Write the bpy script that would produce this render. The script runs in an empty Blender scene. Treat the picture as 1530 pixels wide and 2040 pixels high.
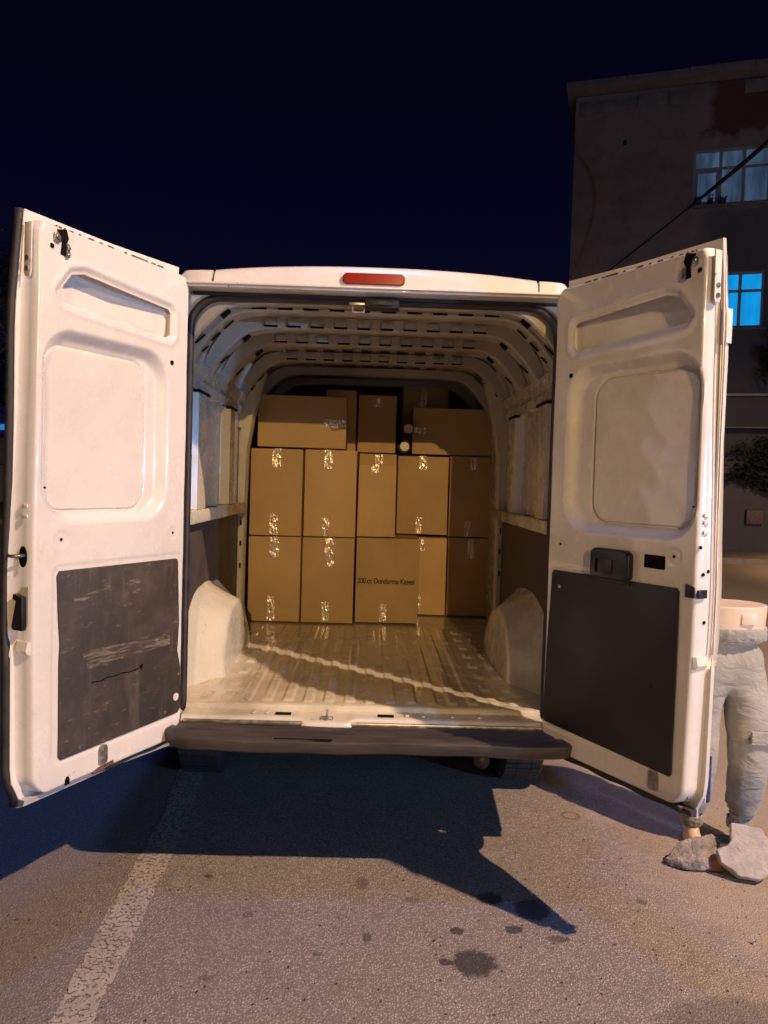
import bpy, bmesh, math, random
import numpy as np
from mathutils import Vector, Matrix, noise

random.seed(4)
S = bpy.context.scene
C = S.collection
VZ = 0.09          # the van stands this much higher than the heights it was measured in

# ------------------------------------------------------------------ camera
CAM = Vector((0, 0, 1.65))
cd = bpy.data.cameras.new("camera")
cam = bpy.data.objects.new("camera", cd); C.objects.link(cam); S.camera = cam
right = Vector((0.99941738, -0.01632514, 0.02997305))
up = Vector((-0.0293146, 0.03918034, 0.99880206))
fwd = Vector((0.01747994, 0.99909879, -0.03867895))
m = Matrix((right, up, -fwd)).transposed().to_4x4()
m.translation = CAM
cam.matrix_world = m
cd.sensor_fit = 'AUTO'; cd.sensor_width = 36; cd.lens = 27.0
cd.clip_start = 0.05; cd.clip_end = 600

# ------------------------------------------------------------------ world: night sky
w = bpy.data.worlds.new("World"); S.world = w; w.use_nodes = True
nt = w.node_tree; nt.nodes.clear()
tc = nt.nodes.new('ShaderNodeTexCoord'); sx = nt.nodes.new('ShaderNodeSeparateXYZ')
rp = nt.nodes.new('ShaderNodeValToRGB'); bg = nt.nodes.new('ShaderNodeBackground'); wo = nt.nodes.new('ShaderNodeOutputWorld')
nt.links.new(tc.outputs['Generated'], sx.inputs[0]); nt.links.new(sx.outputs['Z'], rp.inputs[0])
nt.links.new(rp.outputs[0], bg.inputs[0]); nt.links.new(bg.outputs[0], wo.inputs[0])
e = rp.color_ramp.elements
e[0].position = 0.0; e[0].color = (0.0034, 0.0040, 0.0190, 1)
e[1].position = 0.75; e[1].color = (0.0007, 0.0005, 0.0030, 1)
k = e.new(0.22); k.color = (0.0021, 0.0023, 0.0130, 1)
k = e.new(0.42); k.color = (0.0012, 0.0012, 0.0078, 1)
bg.inputs[1].default_value = 1.0

# ------------------------------------------------------------------ lamps (out of frame behind the camera, plus added fill lights)
def lamp(name, loc, power, col, rad):
    l = bpy.data.lights.new(name, 'POINT'); l.energy = power; l.color = col; l.shadow_soft_size = rad
    o = bpy.data.objects.new(name, l); o.location = loc; C.objects.link(o); return o
L1_ = lamp('street_lamp_light', (5.6, -.70, 8.0), 5300, (1.0, 0.68, 0.47), 0.07)
L2_ = lamp('far_street_lamp_light', (3.2, -31.7, 9.3), 19500, (1.0, 0.64, 0.28), 0.13)
lamp('cool_lamp_light', (7.5, -3.3, 1.80), 1500, (0.24, 0.48, 1.0), 0.08)
L4_ = lamp('overhead_cool_fill', (0.2, 3.0, 12.0), 1000, (0.13, 0.26, 1.0), .4)  # added fill above the van, turns the ground shadows blue
def spot(o, target, size, blend):
    o.data.type = 'SPOT'; o.data.spot_size = math.radians(size); o.data.spot_blend = blend
    o.rotation_euler = (Vector(target) - o.location).to_track_quat('-Z', 'Y').to_euler()
spot(L1_, (4.2, 1.6, 0), 140, .25)
spot(L2_, (0.0, 3.4, 1.5), 30, 1.0)
spot(L4_, (0.2, 2.6, 0), 80, .4)
bl_ = lamp('side_ground_fill', (11.0, 14.6, 6.0), 0, (1.0, 0.62, 0.36), 0.1)  # added spot that brightens the ground strip at the right
bl_.data.type = 'SPOT'; bl_.data.energy = 1500; bl_.data.spot_size = math.radians(95); bl_.data.spot_blend = .6; bl_.rotation_euler = (0, math.radians(-12), 0)

S.view_settings.view_transform = 'Standard'; S.view_settings.look = 'None'
S.view_settings.exposure = 0; S.view_settings.gamma = 1; S.view_settings.use_curve_mapping = False
S.render.engine = 'CYCLES'
S.cycles.max_bounces = 8; S.cycles.diffuse_bounces = 3; S.cycles.transparent_max_bounces = 8
S.cycles.sample_clamp_indirect = 4

# ------------------------------------------------------------------ node helpers
class NM:
    def __init__(s, name):
        s.m = bpy.data.materials.new(name); s.m.use_nodes = True
        s.t = s.m.node_tree; s.b = s.t.nodes['Principled BSDF']; s.o = s.t.nodes['Material Output']
        s.c = s.n('ShaderNodeTexCoord').outputs['Object']
    def n(s, typ, **kw):
        x = s.t.nodes.new(typ)
        for a, b in kw.items(): setattr(x, a, b)
        return x
    def l(s, a, b): s.t.links.new(a, b)
    def val(s, inp, v):
        if isinstance(v, (int, float)): inp.default_value = v
        elif isinstance(v, tuple): inp.default_value = v if len(v) == 4 or len(inp.default_value) == 3 else v + (1,)
        else: s.l(v, inp)
    def noise(s, scale, detail=4, rough=.6, vec=None, stretch=None, dist=0):
        x = s.n('ShaderNodeTexNoise'); x.inputs['Scale'].default_value = scale
        x.inputs['Detail'].default_value = detail; x.inputs['Roughness'].default_value = rough
        x.inputs['Distortion'].default_value = dist
        v = vec or s.c
        if stretch:
            mp = s.n('ShaderNodeMapping'); mp.inputs['Scale'].default_value = stretch; s.l(v, mp.inputs[0]); v = mp.outputs[0]
        s.l(v, x.inputs['Vector']); return x.outputs[0]
    def vor(s, scale, feature='F1', out='Distance', vec=None, rnd=1.0):
        x = s.n('ShaderNodeTexVoronoi', feature=feature); x.inputs['Scale'].default_value = scale
        x.inputs['Randomness'].default_value = rnd
        s.l(vec or s.c, x.inputs['Vector']); return x.outputs[out]
    def ramp(s, f, a, b, ca=0., cb=1.):
        x = s.n('ShaderNodeMapRange'); x.clamp = True
        s.val(x.inputs[0], f)
        for i, v in zip((1, 2, 3, 4), (a, b, ca, cb)): x.inputs[i].default_value = v
        x.interpolation_type = 'SMOOTHSTEP' if True else 'LINEAR'
        return x.outputs[0]
    def math(s, op, a, b=0.5):
        x = s.n('ShaderNodeMath', operation=op); s.val(x.inputs[0], a); s.val(x.inputs[1], b); return x.outputs[0]
    def mix(s, f, a, b, mode='MIX'):
        x = s.n('ShaderNodeMix', data_type='RGBA', blend_type=mode)
        s.val(x.inputs[0], f); s.val(x.inputs[6], a); s.val(x.inputs[7], b); return x.outputs[2]
    def bump(s, h, strength, dist, prev=None):
        x = s.n('ShaderNodeBump'); x.inputs['Strength'].default_value = strength; x.inputs['Distance'].default_value = dist
        s.l(h, x.inputs['Height'])
        if prev is not None: s.l(prev, x.inputs['Normal'])
        return x.outputs[0]
    def set(s, **kw):
        names = dict(color='Base Color', rough='Roughness', metal='Metallic', coat='Coat Weight', spec='Specular IOR Level',
                     normal='Normal', em='Emission Color', es='Emission Strength', sheen='Sheen Weight', alpha='Alpha', trans='Transmission Weight')
        for a, b in kw.items(): s.val(s.b.inputs[names[a]], b)
        return s.m

def paint(name, base, dirt, rough=.32, chip=.0, grime=.35, coat=.25, bumpd=.0006):
    q = NM(name)
    n1 = q.noise(2.3, 6, .65); n2 = q.noise(17, 5, .7); n3 = q.noise(40, 4, .6, stretch=(1, 1, .5))
    f = q.math('MULTIPLY', q.ramp(n1, .42, .72), grime)
    c = q.mix(f, base, dirt)
    f2 = q.math('MULTIPLY', q.ramp(n2, .55, .80), grime * .7)
    c = q.mix(f2, c, dirt)
    f3 = q.math('MULTIPLY', q.ramp(n3, .62, .80), grime * .14)
    c = q.mix(f3, c, tuple(x * .6 for x in dirt))
    if chip:
        n4 = q.noise(26, 3, .55); n5 = q.noise(5, 3, .6)
        fc = q.math('MULTIPLY', q.ramp(n4, .66, .69), q.ramp(n5, .5, .6)); fc = q.math('MULTIPLY', fc, chip)
        c = q.mix(fc, c, (.035, .025, .018))
    r = q.ramp(q.noise(9, 5, .7), .3, .8, rough - .06, rough + .16)
    nb = q.bump(q.noise(3.0, 2, .5), .35, .0035 if name == 'white_paint' else .0014)
    nb = q.bump(q.noise(140, 2, .5), .05, bumpd, nb)
    return q.set(color=c, rough=r, coat=coat, normal=nb)

M = {}
M['white'] = paint('white_paint', (.71, .67, .61), (.40, .33, .25), .22, .10, .20, coat=.6)
M['hem'] = paint('hem_paint', (.62, .58, .52), (.25, .20, .15), .45, .6, .6)
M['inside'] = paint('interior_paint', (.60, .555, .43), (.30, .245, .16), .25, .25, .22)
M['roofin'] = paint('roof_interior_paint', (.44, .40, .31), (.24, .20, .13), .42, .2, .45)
M['floor'] = paint('floor_paint', (.62, .575, .46), (.22, .17, .11), .20, .6, .55, .5)
M['plate'] = paint('door_window_blank', (.67, .63, .58), (.46, .41, .35), .34, 0, .2, .1, .0004)

def simple(name, col, rough=.5, metal=0., var=.3, scale=14, bump=.25, bd=.002, spec=.5):
    q = NM(name)
    n = q.noise(scale, 6, .65)
    c = q.mix(q.ramp(n, .3, .75), tuple(x * (1 - var) for x in col), tuple(min(1, x * (1 + var)) for x in col))
    nb = q.bump(q.noise(scale * 4, 4, .6), bump, bd)
    return q.set(color=c, rough=q.ramp(n, .3, .8, max(.05, rough - .1), min(1, rough + .1)), metal=metal, normal=nb, spec=spec)
M['rubber'] = simple('black_rubber', (.022, .019, .018), .55)
M['seal'] = simple('door_seal_rubber', (.034, .026, .021), .5)
M['black'] = simple('black_plastic', (.012, .011, .011), .38)
M['hole'] = simple('dark_hole', (.006, .005, .004), .9, spec=.1)
M['metal'] = simple('zinc_metal', (.42, .39, .35), .38, .85, .35, 30)
M['rust'] = simple('rusty_steel', (.16, .10, .065), .7, .3, .5, 25, .6, .004)
M['tyre'] = simple('tyre_rubber', (.03, .028, .027), .75, 0, .3, 30)
M['glass_dark'] = simple('dark_glass', (.01, .012, .015), .08, 0, .1, 5, .05)
M['paver'] = simple('broken_paver_concrete', (.46, .40, .34), .9, 0, .18, 22, .7, .006)
M['rock'] = simple('rubble_rock', (.34, .29, .235), .95, 0, .45, 17, .9, .012)
M['brick'] = simple('brick_red', (.42, .16, .07), .9, 0, .3, 25, .6, .004)
M['skin'] = simple('mannequin_plastic', (.70, .56, .43), .4, 0, .05, 8, .05)
M['bumper'] = None
q = NM('bumper_plastic')
n = q.noise(5, 7, .75, stretch=(.6, 3, 3)); n2 = q.noise(60, 4, .7, stretch=(.25, 1, 1))
c = q.mix(q.ramp(n, .35, .7), (.028, .022, .018), (.066, .051, .039)); c = q.mix(q.math('MULTIPLY', q.ramp(n2, .58, .75), .4), c, (.12, .095, .07))
M['bumper'] = q.set(color=c, rough=.55, normal=q.bump(q.noise(90, 4, .6), .3, .002))
q = NM('scuffed_board')
v1 = q.noise(3.2, 8, .72); v2 = q.noise(9, 6, .75, stretch=(1, 1, .18)); v3 = q.noise(38, 5, .7, stretch=(.35, .35, 1.6))
c = q.mix(q.ramp(v1, .38, .75), (.034, .027, .022), (.082, .065, .050))
c = q.mix(q.math('MULTIPLY', q.ramp(v2, .48, .72), .8), c, (.125, .100, .076))
c = q.mix(q.math('MULTIPLY', q.ramp(v3, .58, .70), .6), c, (.19, .155, .12))
M['board_l'] = q.set(color=c, rough=.62, normal=q.bump(q.noise(6, 4, .6), .5, .006))
q = NM('scratch_marks')
v = q.noise(24, 6, .8, stretch=(.25, .25, 2.2)); tr = q.n('ShaderNodeBsdfTransparent'); mx = q.n('ShaderNodeMixShader')
q.set(color=(.30, .245, .19), rough=.8)
q.l(q.math('MULTIPLY', q.ramp(v, .44, .66), .62), mx.inputs[0]); q.l(tr.outputs[0], mx.inputs[1]); q.l(q.b.outputs[0], mx.inputs[2]); q.l(mx.outputs[0], q.o.inputs[0])
M['scratch'] = q.m
M['board_r'] = simple('dark_fibre_board', (.020, .0165, .016), .5, 0, .16, 5, .2, .002)
M['board_in'] = simple('interior_fibre_board', (.060, .048, .040), .6, 0, .25, 6, .3, .003)
q = NM('brake_lens')
M['lens'] = q.set(color=(.24, .006, .005), rough=.14, coat=.0, spec=.3)

# cardboard: liner paper with faint flutes
def cardboard(name, col):
    q = NM(name)
    oi = q.n('ShaderNodeObjectInfo')
    n = q.noise(2.2, 5, .6); n2 = q.noise(130, 3, .7, stretch=(1, 1, .15)); wv = q.n('ShaderNodeTexWave', wave_type='BANDS', bands_direction='X')
    q.l(q.c, wv.inputs['Vector']); wv.inputs['Scale'].default_value = 38; wv.inputs['Distortion'].default_value = .4
    c = q.mix(q.ramp(n, .3, .75), tuple(x * .9 for x in col), tuple(x * 1.1 for x in col))
    c = q.mix(q.math('MULTIPLY', q.ramp(n2, .5, .8), .25), c, tuple(x * .72 for x in col))
    hs = q.n('ShaderNodeHueSaturation'); q.l(c, hs.inputs['Color']); q.l(q.ramp(oi.outputs['Random'], 0, 1, .76, 1.10), hs.inputs['Value'])
    nb = q.bump(wv.outputs[0], .12, .0012); nb = q.bump(q.noise(4, 3, .5), .35, .006, nb)
    return q.set(color=hs.outputs[0], rough=.62, spec=.35, normal=nb)
M['card'] = cardboard('cardboard', (.56, .375, .165))
M['cardedge'] = simple('cardboard_edge', (.20, .12, .055), .9)
q = NM('packing_tape')
nz = q.noise(40, 2, .5, stretch=(1.5, 1, .45), dist=.4); nz2 = q.noise(11, 3, .6)
nb = q.bump(nz, 1., .013); nb = q.bump(nz2, .6, .02, nb)
M['tape'] = q.set(color=(.72, .60, .45), rough=.22, metal=.55, spec=.9, coat=.3, normal=nb)
M['ink'] = simple('print_ink', (.018, .012, .012), .6)
M['capend'] = simple('pale_cup_base', (.62, .55, .44), .35, .2, .15, 60, .6, .004)
M['sleeve'] = simple('dark_sleeve', (.05, .035, .028), .3)

# ------------------------------------------------------------------ mesh builder
class MB:
    def __init__(s): s.v = []; s.f = []
    def add(s, vs, fs):
        k = len(s.v); s.v += [tuple(p) for p in vs]; s.f += [tuple(i + k for i in f) for f in fs]; return s
    def box(s, x0, x1, y0, y1, z0, z1, xf=None):
        P = [(x, y, z) for z in (z0, z1) for y in (y0, y1) for x in (x0, x1)]
        if xf: P = [xf(*p) for p in P]
        return s.add(P, [(0, 2, 3, 1), (4, 5, 7, 6), (0, 1, 5, 4), (2, 6, 7, 3), (0, 4, 6, 2), (1, 3, 7, 5)])
    def loft(s, rings, closed=True, cap=True):
        n = len(rings[0]); P = [p for r in rings for p in r]; F = []
        for a in range(len(rings) - 1):
            for i in range(n if closed else n - 1):
                j = (i + 1) % n; F.append((a * n + i, a * n + j, (a + 1) * n + j, (a + 1) * n + i))
        if cap: F.append(tuple(range(n))[::-1]); F.append(tuple((len(rings) - 1) * n + i for i in range(n)))
        return s.add(P, F)
    def tube(s, pts, r, n=8, closed=False):
        pts = [Vector(p) for p in pts]; rings = []; N = len(pts)
        for i, p in enumerate(pts):
            if closed: t = (pts[(i + 1) % N] - pts[i - 1])
            else: t = pts[min(i + 1, N - 1)] - pts[max(i - 1, 0)]
            t.normalize(); a = t.orthogonal() if abs(t.z) > .9 else t.cross(Vector((0, 0, 1)))
            if abs(t.y) < .5: a = Vector((0, 1, 0)) - t * t.y
            a.normalize(); b = t.cross(a); rr = r[i] if isinstance(r, (list, tuple)) else r
            rings.append([p + a * rr * math.cos(2 * math.pi * k / n) + b * rr * math.sin(2 * math.pi * k / n) for k in range(n)])
        if closed: rings.append(rings[0]); return s.loft(rings, cap=False)
        return s.loft(rings)
    def cyl(s, p, d, r, h, n=20, r2=None):
        p = Vector(p); d = Vector(d).normalized(); a = d.orthogonal().normalized(); b = d.cross(a); r2 = r if r2 is None else r2
        f = lambda q, R: [q + a * R * math.cos(2 * math.pi * k / n) + b * R * math.sin(2 * math.pi * k / n) for k in range(n)]
        return s.loft([f(p, r), f(p + d * h, r2)])
    def prism(s, poly, xf, a, b):
        n = len(poly); P = [xf(x, y, a) for x, y in poly] + [xf(x, y, b) for x, y in poly]
        F = [tuple(range(n))[::-1], tuple(range(n, 2 * n))] + [(i, (i + 1) % n, n + (i + 1) % n, n + i) for i in range(n)]
        return s.add(P, F)
    def sweep(s, prof, y0, y1, ys=None):
        """profile of (x,z) points (open strip) run along y"""
        ys = ys or [y0, y1]
        return s.loft([[(x, y, z) for x, z in prof] for y in ys], closed=False, cap=False)
    def build(s, name, mat, parent=None, bevel=0, smooth=False, seg=2, recalc=True, sub=0):
        me = bpy.data.meshes.new(name); me.from_pydata(s.v, [], s.f)
        bm = bmesh.new(); bm.from_mesh(me)
        if bevel:
            bmesh.ops.remove_doubles(bm, verts=bm.verts, dist=1e-5)
            es = [e for e in bm.edges if len(e.link_faces) == 2 and e.calc_face_angle(0) > .5]
            bmesh.ops.bevel(bm, geom=es, offset=bevel, segments=seg, affect='EDGES', profile=.5, clamp_overlap=True)
        if sub: bmesh.ops.subdivide_edges(bm, edges=bm.edges, cuts=sub, use_grid_fill=True)
        if recalc: bmesh.ops.recalc_face_normals(bm, faces=bm.faces)
        bm.to_mesh(me); bm.free()
        if smooth or bevel:
            me.shade_smooth()
            if bevel or smooth == 'auto': me.set_sharp_from_angle(angle=math.radians(38))
        me.materials.append(mat)
        o = bpy.data.objects.new(name, me); C.objects.link(o)
        if parent is not None: adopt(o, parent)
        return o
def wm(p):
    m = Matrix.Identity(4)
    while p: m = p.matrix_parent_inverse @ p.matrix_basis @ m if p.parent else p.matrix_basis @ m; p = p.parent
    return m
def adopt(o, parent):
    o.parent = parent; o.matrix_parent_inverse = wm(parent).inverted()
def tag(o, label, cat=None, group=None, kind=None):
    if label: o['label'] = label
    if cat: o['category'] = cat
    if group: o['group'] = group
    if kind: o['kind'] = kind
    return o
def thing(name, label, cat, loc, group=None):
    o = bpy.data.objects.new(name, None); o.location = loc; o.empty_display_size = .1; C.objects.link(o)
    return tag(o, label, cat, group)
def displace(o, amp, scale, seed=0, axis=None):
    for v in o.data.vertices:
        p = v.co * scale + Vector((seed, seed * 2.3, -seed))
        if axis: v.co += Vector(axis) * noise.noise(p) * amp
        else: v.co += noise.noise_vector(p) * amp

def rrect(x0, x1, z0, z1, rs, n=7):
    """rounded rectangle, radii for (bottom-left, bottom-right, top-right, top-left)"""
    out = []
    for (cx, cz, r, a0) in ((x0 + rs[0], z0 + rs[0], rs[0], 180), (x1 - rs[1], z0 + rs[1], rs[1], 270), (x1 - rs[2], z1 - rs[2], rs[2], 0), (x0 + rs[3], z1 - rs[3], rs[3], 90)):
        for i in range(n + 1):
            a = math.radians(a0 + 90 * i / n); out.append((cx + r * math.cos(a), cz + r * math.sin(a)))
    return out

def gz(y): return -.067 * (4.3 - min(4.3, max(-2.0, y)))
# ================================================================== GROUND
q = NM('asphalt')
geo = q.c
base_n = q.noise(1.1, 6, .6)
c = q.mix(q.ramp(base_n, .3, .7), (.31, .262, .225), (.40, .342, .295))
c = q.mix(q.ramp(q.noise(7, 6, .7), .4, .75), c, (.27, .23, .19))
c = q.mix(q.math('MULTIPLY', q.ramp(q.noise(.9, 4, .6, dist=.5), .5, .72), .5), c, (.40, .315, .225))
cell = q.vor(105, out='Color'); sep = q.n('ShaderNodeSeparateColor'); q.l(cell, sep.inputs[0]); rnd = sep.outputs[0]
c = q.mix(q.ramp(rnd, .0, 1.), q.mix(.45, c, (.17, .14, .12)), q.mix(.34, c, (.55, .49, .43)))
edge = q.ramp(q.vor(105), .26, .60); c = q.mix(q.math('MULTIPLY', edge, .66), c, (.135, .11, .094))
big = q.vor(38, out='Color'); sp2 = q.n('ShaderNodeSeparateColor'); q.l(big, sp2.inputs[0])
pit = q.math('MULTIPLY', q.ramp(sp2.outputs[1], .84, .96), q.ramp(q.vor(38), .30, .12))
c = q.mix(q.math('MULTIPLY', pit, .65), c, (.035, .028, .024))
lit = q.math('MULTIPLY', q.ramp(sp2.outputs[2], .93, .95), q.ramp(q.vor(38), .26, .16)); c = q.mix(q.math('MULTIPLY', lit, .7), c, (.50, .45, .38))
# sandy dust to the right of the van and near the left edge of the line
sxyz = q.n('ShaderNodeSeparateXYZ'); q.l(geo, sxyz.inputs[0]); X, Y = sxyz.outputs[0], sxyz.outputs[1]
wob = q.math('MULTIPLY', q.math('SUBTRACT', q.noise(2.4, 6, .7), .5), 1.3)
dust = q.ramp(q.math('ADD', q.math('ADD', X, wob), q.math('MULTIPLY', Y, .12)), 1.35, 2.1)
c = q.mix(q.math('MULTIPLY', dust, .55), c, (.44, .345, .235))
# old darker patch in the lower left, lighter traffic wear
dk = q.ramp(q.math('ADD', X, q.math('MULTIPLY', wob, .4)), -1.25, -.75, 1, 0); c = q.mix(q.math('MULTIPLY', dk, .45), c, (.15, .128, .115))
# oil stains, and dark streaks far off at the right: (x, y, rx, ry, strength)
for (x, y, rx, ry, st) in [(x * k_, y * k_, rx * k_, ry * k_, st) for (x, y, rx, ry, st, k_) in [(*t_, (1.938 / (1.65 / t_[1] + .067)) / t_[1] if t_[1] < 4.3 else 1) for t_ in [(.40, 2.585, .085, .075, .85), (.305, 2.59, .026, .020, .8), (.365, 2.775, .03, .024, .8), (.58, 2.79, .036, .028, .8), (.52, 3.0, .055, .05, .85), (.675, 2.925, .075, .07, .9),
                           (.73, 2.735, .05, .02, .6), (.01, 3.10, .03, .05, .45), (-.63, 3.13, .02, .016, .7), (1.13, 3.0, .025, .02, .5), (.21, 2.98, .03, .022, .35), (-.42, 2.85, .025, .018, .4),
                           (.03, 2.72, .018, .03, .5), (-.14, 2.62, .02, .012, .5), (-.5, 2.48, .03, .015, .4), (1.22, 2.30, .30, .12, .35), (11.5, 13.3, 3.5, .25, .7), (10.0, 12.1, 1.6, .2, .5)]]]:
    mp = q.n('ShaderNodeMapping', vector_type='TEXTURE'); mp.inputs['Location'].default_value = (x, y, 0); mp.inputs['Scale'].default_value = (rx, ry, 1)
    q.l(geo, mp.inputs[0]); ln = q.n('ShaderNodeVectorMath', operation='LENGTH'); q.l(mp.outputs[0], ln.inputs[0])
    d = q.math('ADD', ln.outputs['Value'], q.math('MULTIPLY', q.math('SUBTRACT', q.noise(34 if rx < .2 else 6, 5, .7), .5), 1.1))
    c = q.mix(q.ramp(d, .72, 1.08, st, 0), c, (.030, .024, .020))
mp = q.n('ShaderNodeMapping', vector_type='TEXTURE'); mp.inputs['Location'].default_value = (1.07, 3.86, 0); mp.inputs['Scale'].default_value = (.05, .045, 1)
q.l(geo, mp.inputs[0]); ln = q.n('ShaderNodeVectorMath', operation='LENGTH'); q.l(mp.outputs[0], ln.inputs[0])
ring = q.math('MULTIPLY', q.ramp(ln.outputs['Value'], .55, .8), q.ramp(ln.outputs['Value'], .85, 1.15, 1, 0)); c = q.mix(q.math('MULTIPLY', ring, .6), c, (.14, .06, .035))
h = q.math('ADD', q.math('MULTIPLY', q.ramp(q.vor(105), .0, .6, 1, 0), .8), q.math('MULTIPLY', q.noise(300, 3, .6), .4))
h = q.math('SUBTRACT', h, q.math('MULTIPLY', pit, 1.6))
nb = q.bump(h, .85, .0045); nb = q.bump(q.noise(3, 4, .6), .5, .02, nb)
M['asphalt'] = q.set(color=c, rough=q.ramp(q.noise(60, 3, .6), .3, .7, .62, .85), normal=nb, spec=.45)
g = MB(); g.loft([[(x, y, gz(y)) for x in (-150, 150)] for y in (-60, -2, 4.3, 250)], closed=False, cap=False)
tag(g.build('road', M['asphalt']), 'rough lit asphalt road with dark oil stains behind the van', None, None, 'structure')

# worn painted line
q = NM('worn_line_paint')
n1 = q.noise(26, 7, .75); n2 = q.vor(70)
cv = q.math('MULTIPLY', q.ramp(n1, .24, .46), q.ramp(n2, .75, .55)); tr = q.n('ShaderNodeBsdfTransparent'); mx = q.n('ShaderNodeMixShader')
q.set(color=q.mix(q.ramp(q.noise(9, 5, .6), .3, .7), (.44, .385, .31), (.58, .51, .42)), rough=.75, normal=q.bump(q.vor(95), .6, .004))
q.l(q.math('MULTIPLY', cv, .72), mx.inputs[0]); q.l(tr.outputs[0], mx.inputs[1]); q.l(q.b.outputs[0], mx.inputs[2]); q.l(mx.outputs[0], q.o.inputs[0])
random.seed(2)
pts = [(.35, -1.02 + .075, .13)]
L = []; Rr = []
for i in range(240):
    y = .6 + i * .045; k_ = 1.055 if y < 4 else 1.0; xc = -.92 - .10 * max(0, (y - 3.8)) * .9 if y > 3.8 else -.92
    L.append((xc - .070 + random.uniform(-.007, .007), y, gz(y) + .004)); Rr.append((xc + .070 + random.uniform(-.007, .007), y, gz(y) + .004))
g = MB(); g.loft([[a, b] for a, b in zip(L, Rr)], closed=False, cap=False)
tag(g.build('road_marking', q.m), 'worn white painted line running along the road under the van', None, None, 'structure')

# ================================================================== VAN
van = thing('van', 'white high roof panel van, rear doors wide open, loaded with cardboard boxes', 'van', (0, 3.3, 0))
def vz(p): return (p[0], p[1], p[2] + VZ)
class VB(MB):                        # builder whose heights are given in van coordinates
    def add(s, vs, fs): return MB.add(s, [vz(p) for p in vs], fs)

# ---- outer body
def halfw(z):
    return float(np.interp(z, [.3, .5, .9, 1.4, 1.9, 2.2, 2.36, 2.42, 2.455], [1.0, 1.02, 1.03, 1.02, .985, .93, .875, .84, .79]))
prof = [(.98, .36), (1.02, .5), (1.03, .9), (1.02, 1.4), (.985, 1.9), (.93, 2.2), (.875, 2.36), (.84, 2.41), (.78, 2.445), (.6, 2.455), (.3, 2.462), (0, 2.464)]
full = prof + [(-x, z) for x, z in prof[-2::-1]]
g = VB(); g.loft([[(x, y, z) for x, z in full] for y in (3.415, 5.0, 6.6, 7.6)], closed=False, cap=False)
g.loft([[(x, 7.6, z) for x, z in full], [(x * .98, 8.0, min(z, 2.3)) for x, z in full], [(x * .96, 8.6, min(z, 1.45)) for x, z in full], [(x * .9, 9.2, min(z, 1.2)) for x, z in full], [(x * .85, 9.3, min(z, .9)) for x, z in full]], closed=False, cap=True)
body = g.build('body_shell', M['white'], van, smooth='auto')
for s in (-1, 1):
    g = VB(); g.box(min(s * .78, s * 1.0), max(s * .78, s * 1.0), 3.355, 3.50, .38, .465); g.build('corner_light_block', M['bumper'], van, bevel=.01)  # added blocks closing a light leak under the rear corners
g = VB(); g.box(-.98, .98, 3.43, 9.1, .34, .37); g.build('underbody', M['rubber'], van)
g = VB()
for s in (-1, 1): g.box(s * .55 - .04, s * .55 + .04, 4.5, 8.6, .26, .338)
g.box(-.3, .3, 5.2, 6.2, .20, .338); g.cyl((-.85, 4.33, .27), (1, 0, 0), .045, 1.7)
g.build('chassis', M['rubber'], van)
g = VB(); g.tube([(.52, 3.32, .35), (.53, 3.5, .34), (.56, 4.2, .30)], .035, 12); g.build('exhaust_pipe', M['rubber'], van, smooth=True)
g = VB(); g.box(.62, .68, 3.30, 3.345, .375, .415); g.cyl((.65, 3.30, .39), (0, -1, 0), .012, .05, 8); g.build('tow_bracket', M['rubber'], van, bevel=.004)

# ---- wheels
for (wx, wy) in ((.86, 4.33), (-.88, 4.33), (.88, 8.3), (-.88, 8.3)):
    g = MB(); prof_t = [(-.112, .235), (-.118, .29), (-.105, .325), (-.085, .338), (-.03, .343), (.03, .343), (.085, .338), (.105, .325), (.118, .29), (.112, .235)]
    rings = []
    for x, r in prof_t: rings.append([(wx + x, wy + r * math.cos(2 * math.pi * i / 56), .343 + r * math.sin(2 * math.pi * i / 56)) for i in range(56)])
    g.loft(rings)
    wh = g.build('wheel', M['tyre'], van, smooth='auto')
    g = MB()
    for k in range(56):
        a = 2 * math.pi * k / 56
        for x0, x1 in ((-.098, -.04), (-.032, .032), (.04, .098)):
            xf = lambda x, y, z, a=a: (wx + x, wy + z * math.cos(a) - y * math.sin(a), .343 + z * math.sin(a) + y * math.cos(a))
            g.box(x0, x1, -.013, .013, .335, .347, xf)
    g.build('tread', M['tyre'], wh)
    g = MB(); g.cyl((wx - .10, wy, .343), (1, 0, 0), .232, .20, 32); g.cyl((wx - .108, wy, .343), (1, 0, 0), .06, .216, 20); g.build('rim', M['metal'], wh, smooth='auto')

# ---- rear frame round the door opening
N = 8
inner = rrect(-.838, .828, .50, 2.366, (.05, .05, .14, .14), N)
def outer_pt(i, k=1.0):
    x, z = inner[i]; 
    # push outward from the opening to the body outline
    dx = 1 if x > 0 else -1
    if z > 2.22: 
        a = abs(x) / .832; return (dx * (halfw(2.40) - .01) * a if a < 1 else dx * (halfw(2.4)), 2.43 if a < .93 else 2.41)
    if z < .55: return (dx * halfw(.4) * min(1, abs(x) / .8), .40)
    return (dx * (halfw(z) - .004), z)
outer = [outer_pt(i) for i in range(len(inner))]
g = VB()
r0 = [(x, 3.402, z) for x, z in outer]; r1 = [(x, 3.398, z) for x, z in [(a[0] * 1.012, a[1] + (.02 if a[1] > 2.2 else 0)) for a in inner]]; r2 = [(x, 3.405, z) for x, z in inner]; r3 = [(x * .985, 3.47, z - (.012 if z > 2.2 else 0)) for x, z in inner]; r4 = [(x * 1.0, 3.55, z) for x, z in inner]
g.loft([r0, r1, r2, r3, r4], cap=False)
g.build('rear_frame', M['inside'], van, smooth='auto')
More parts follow.
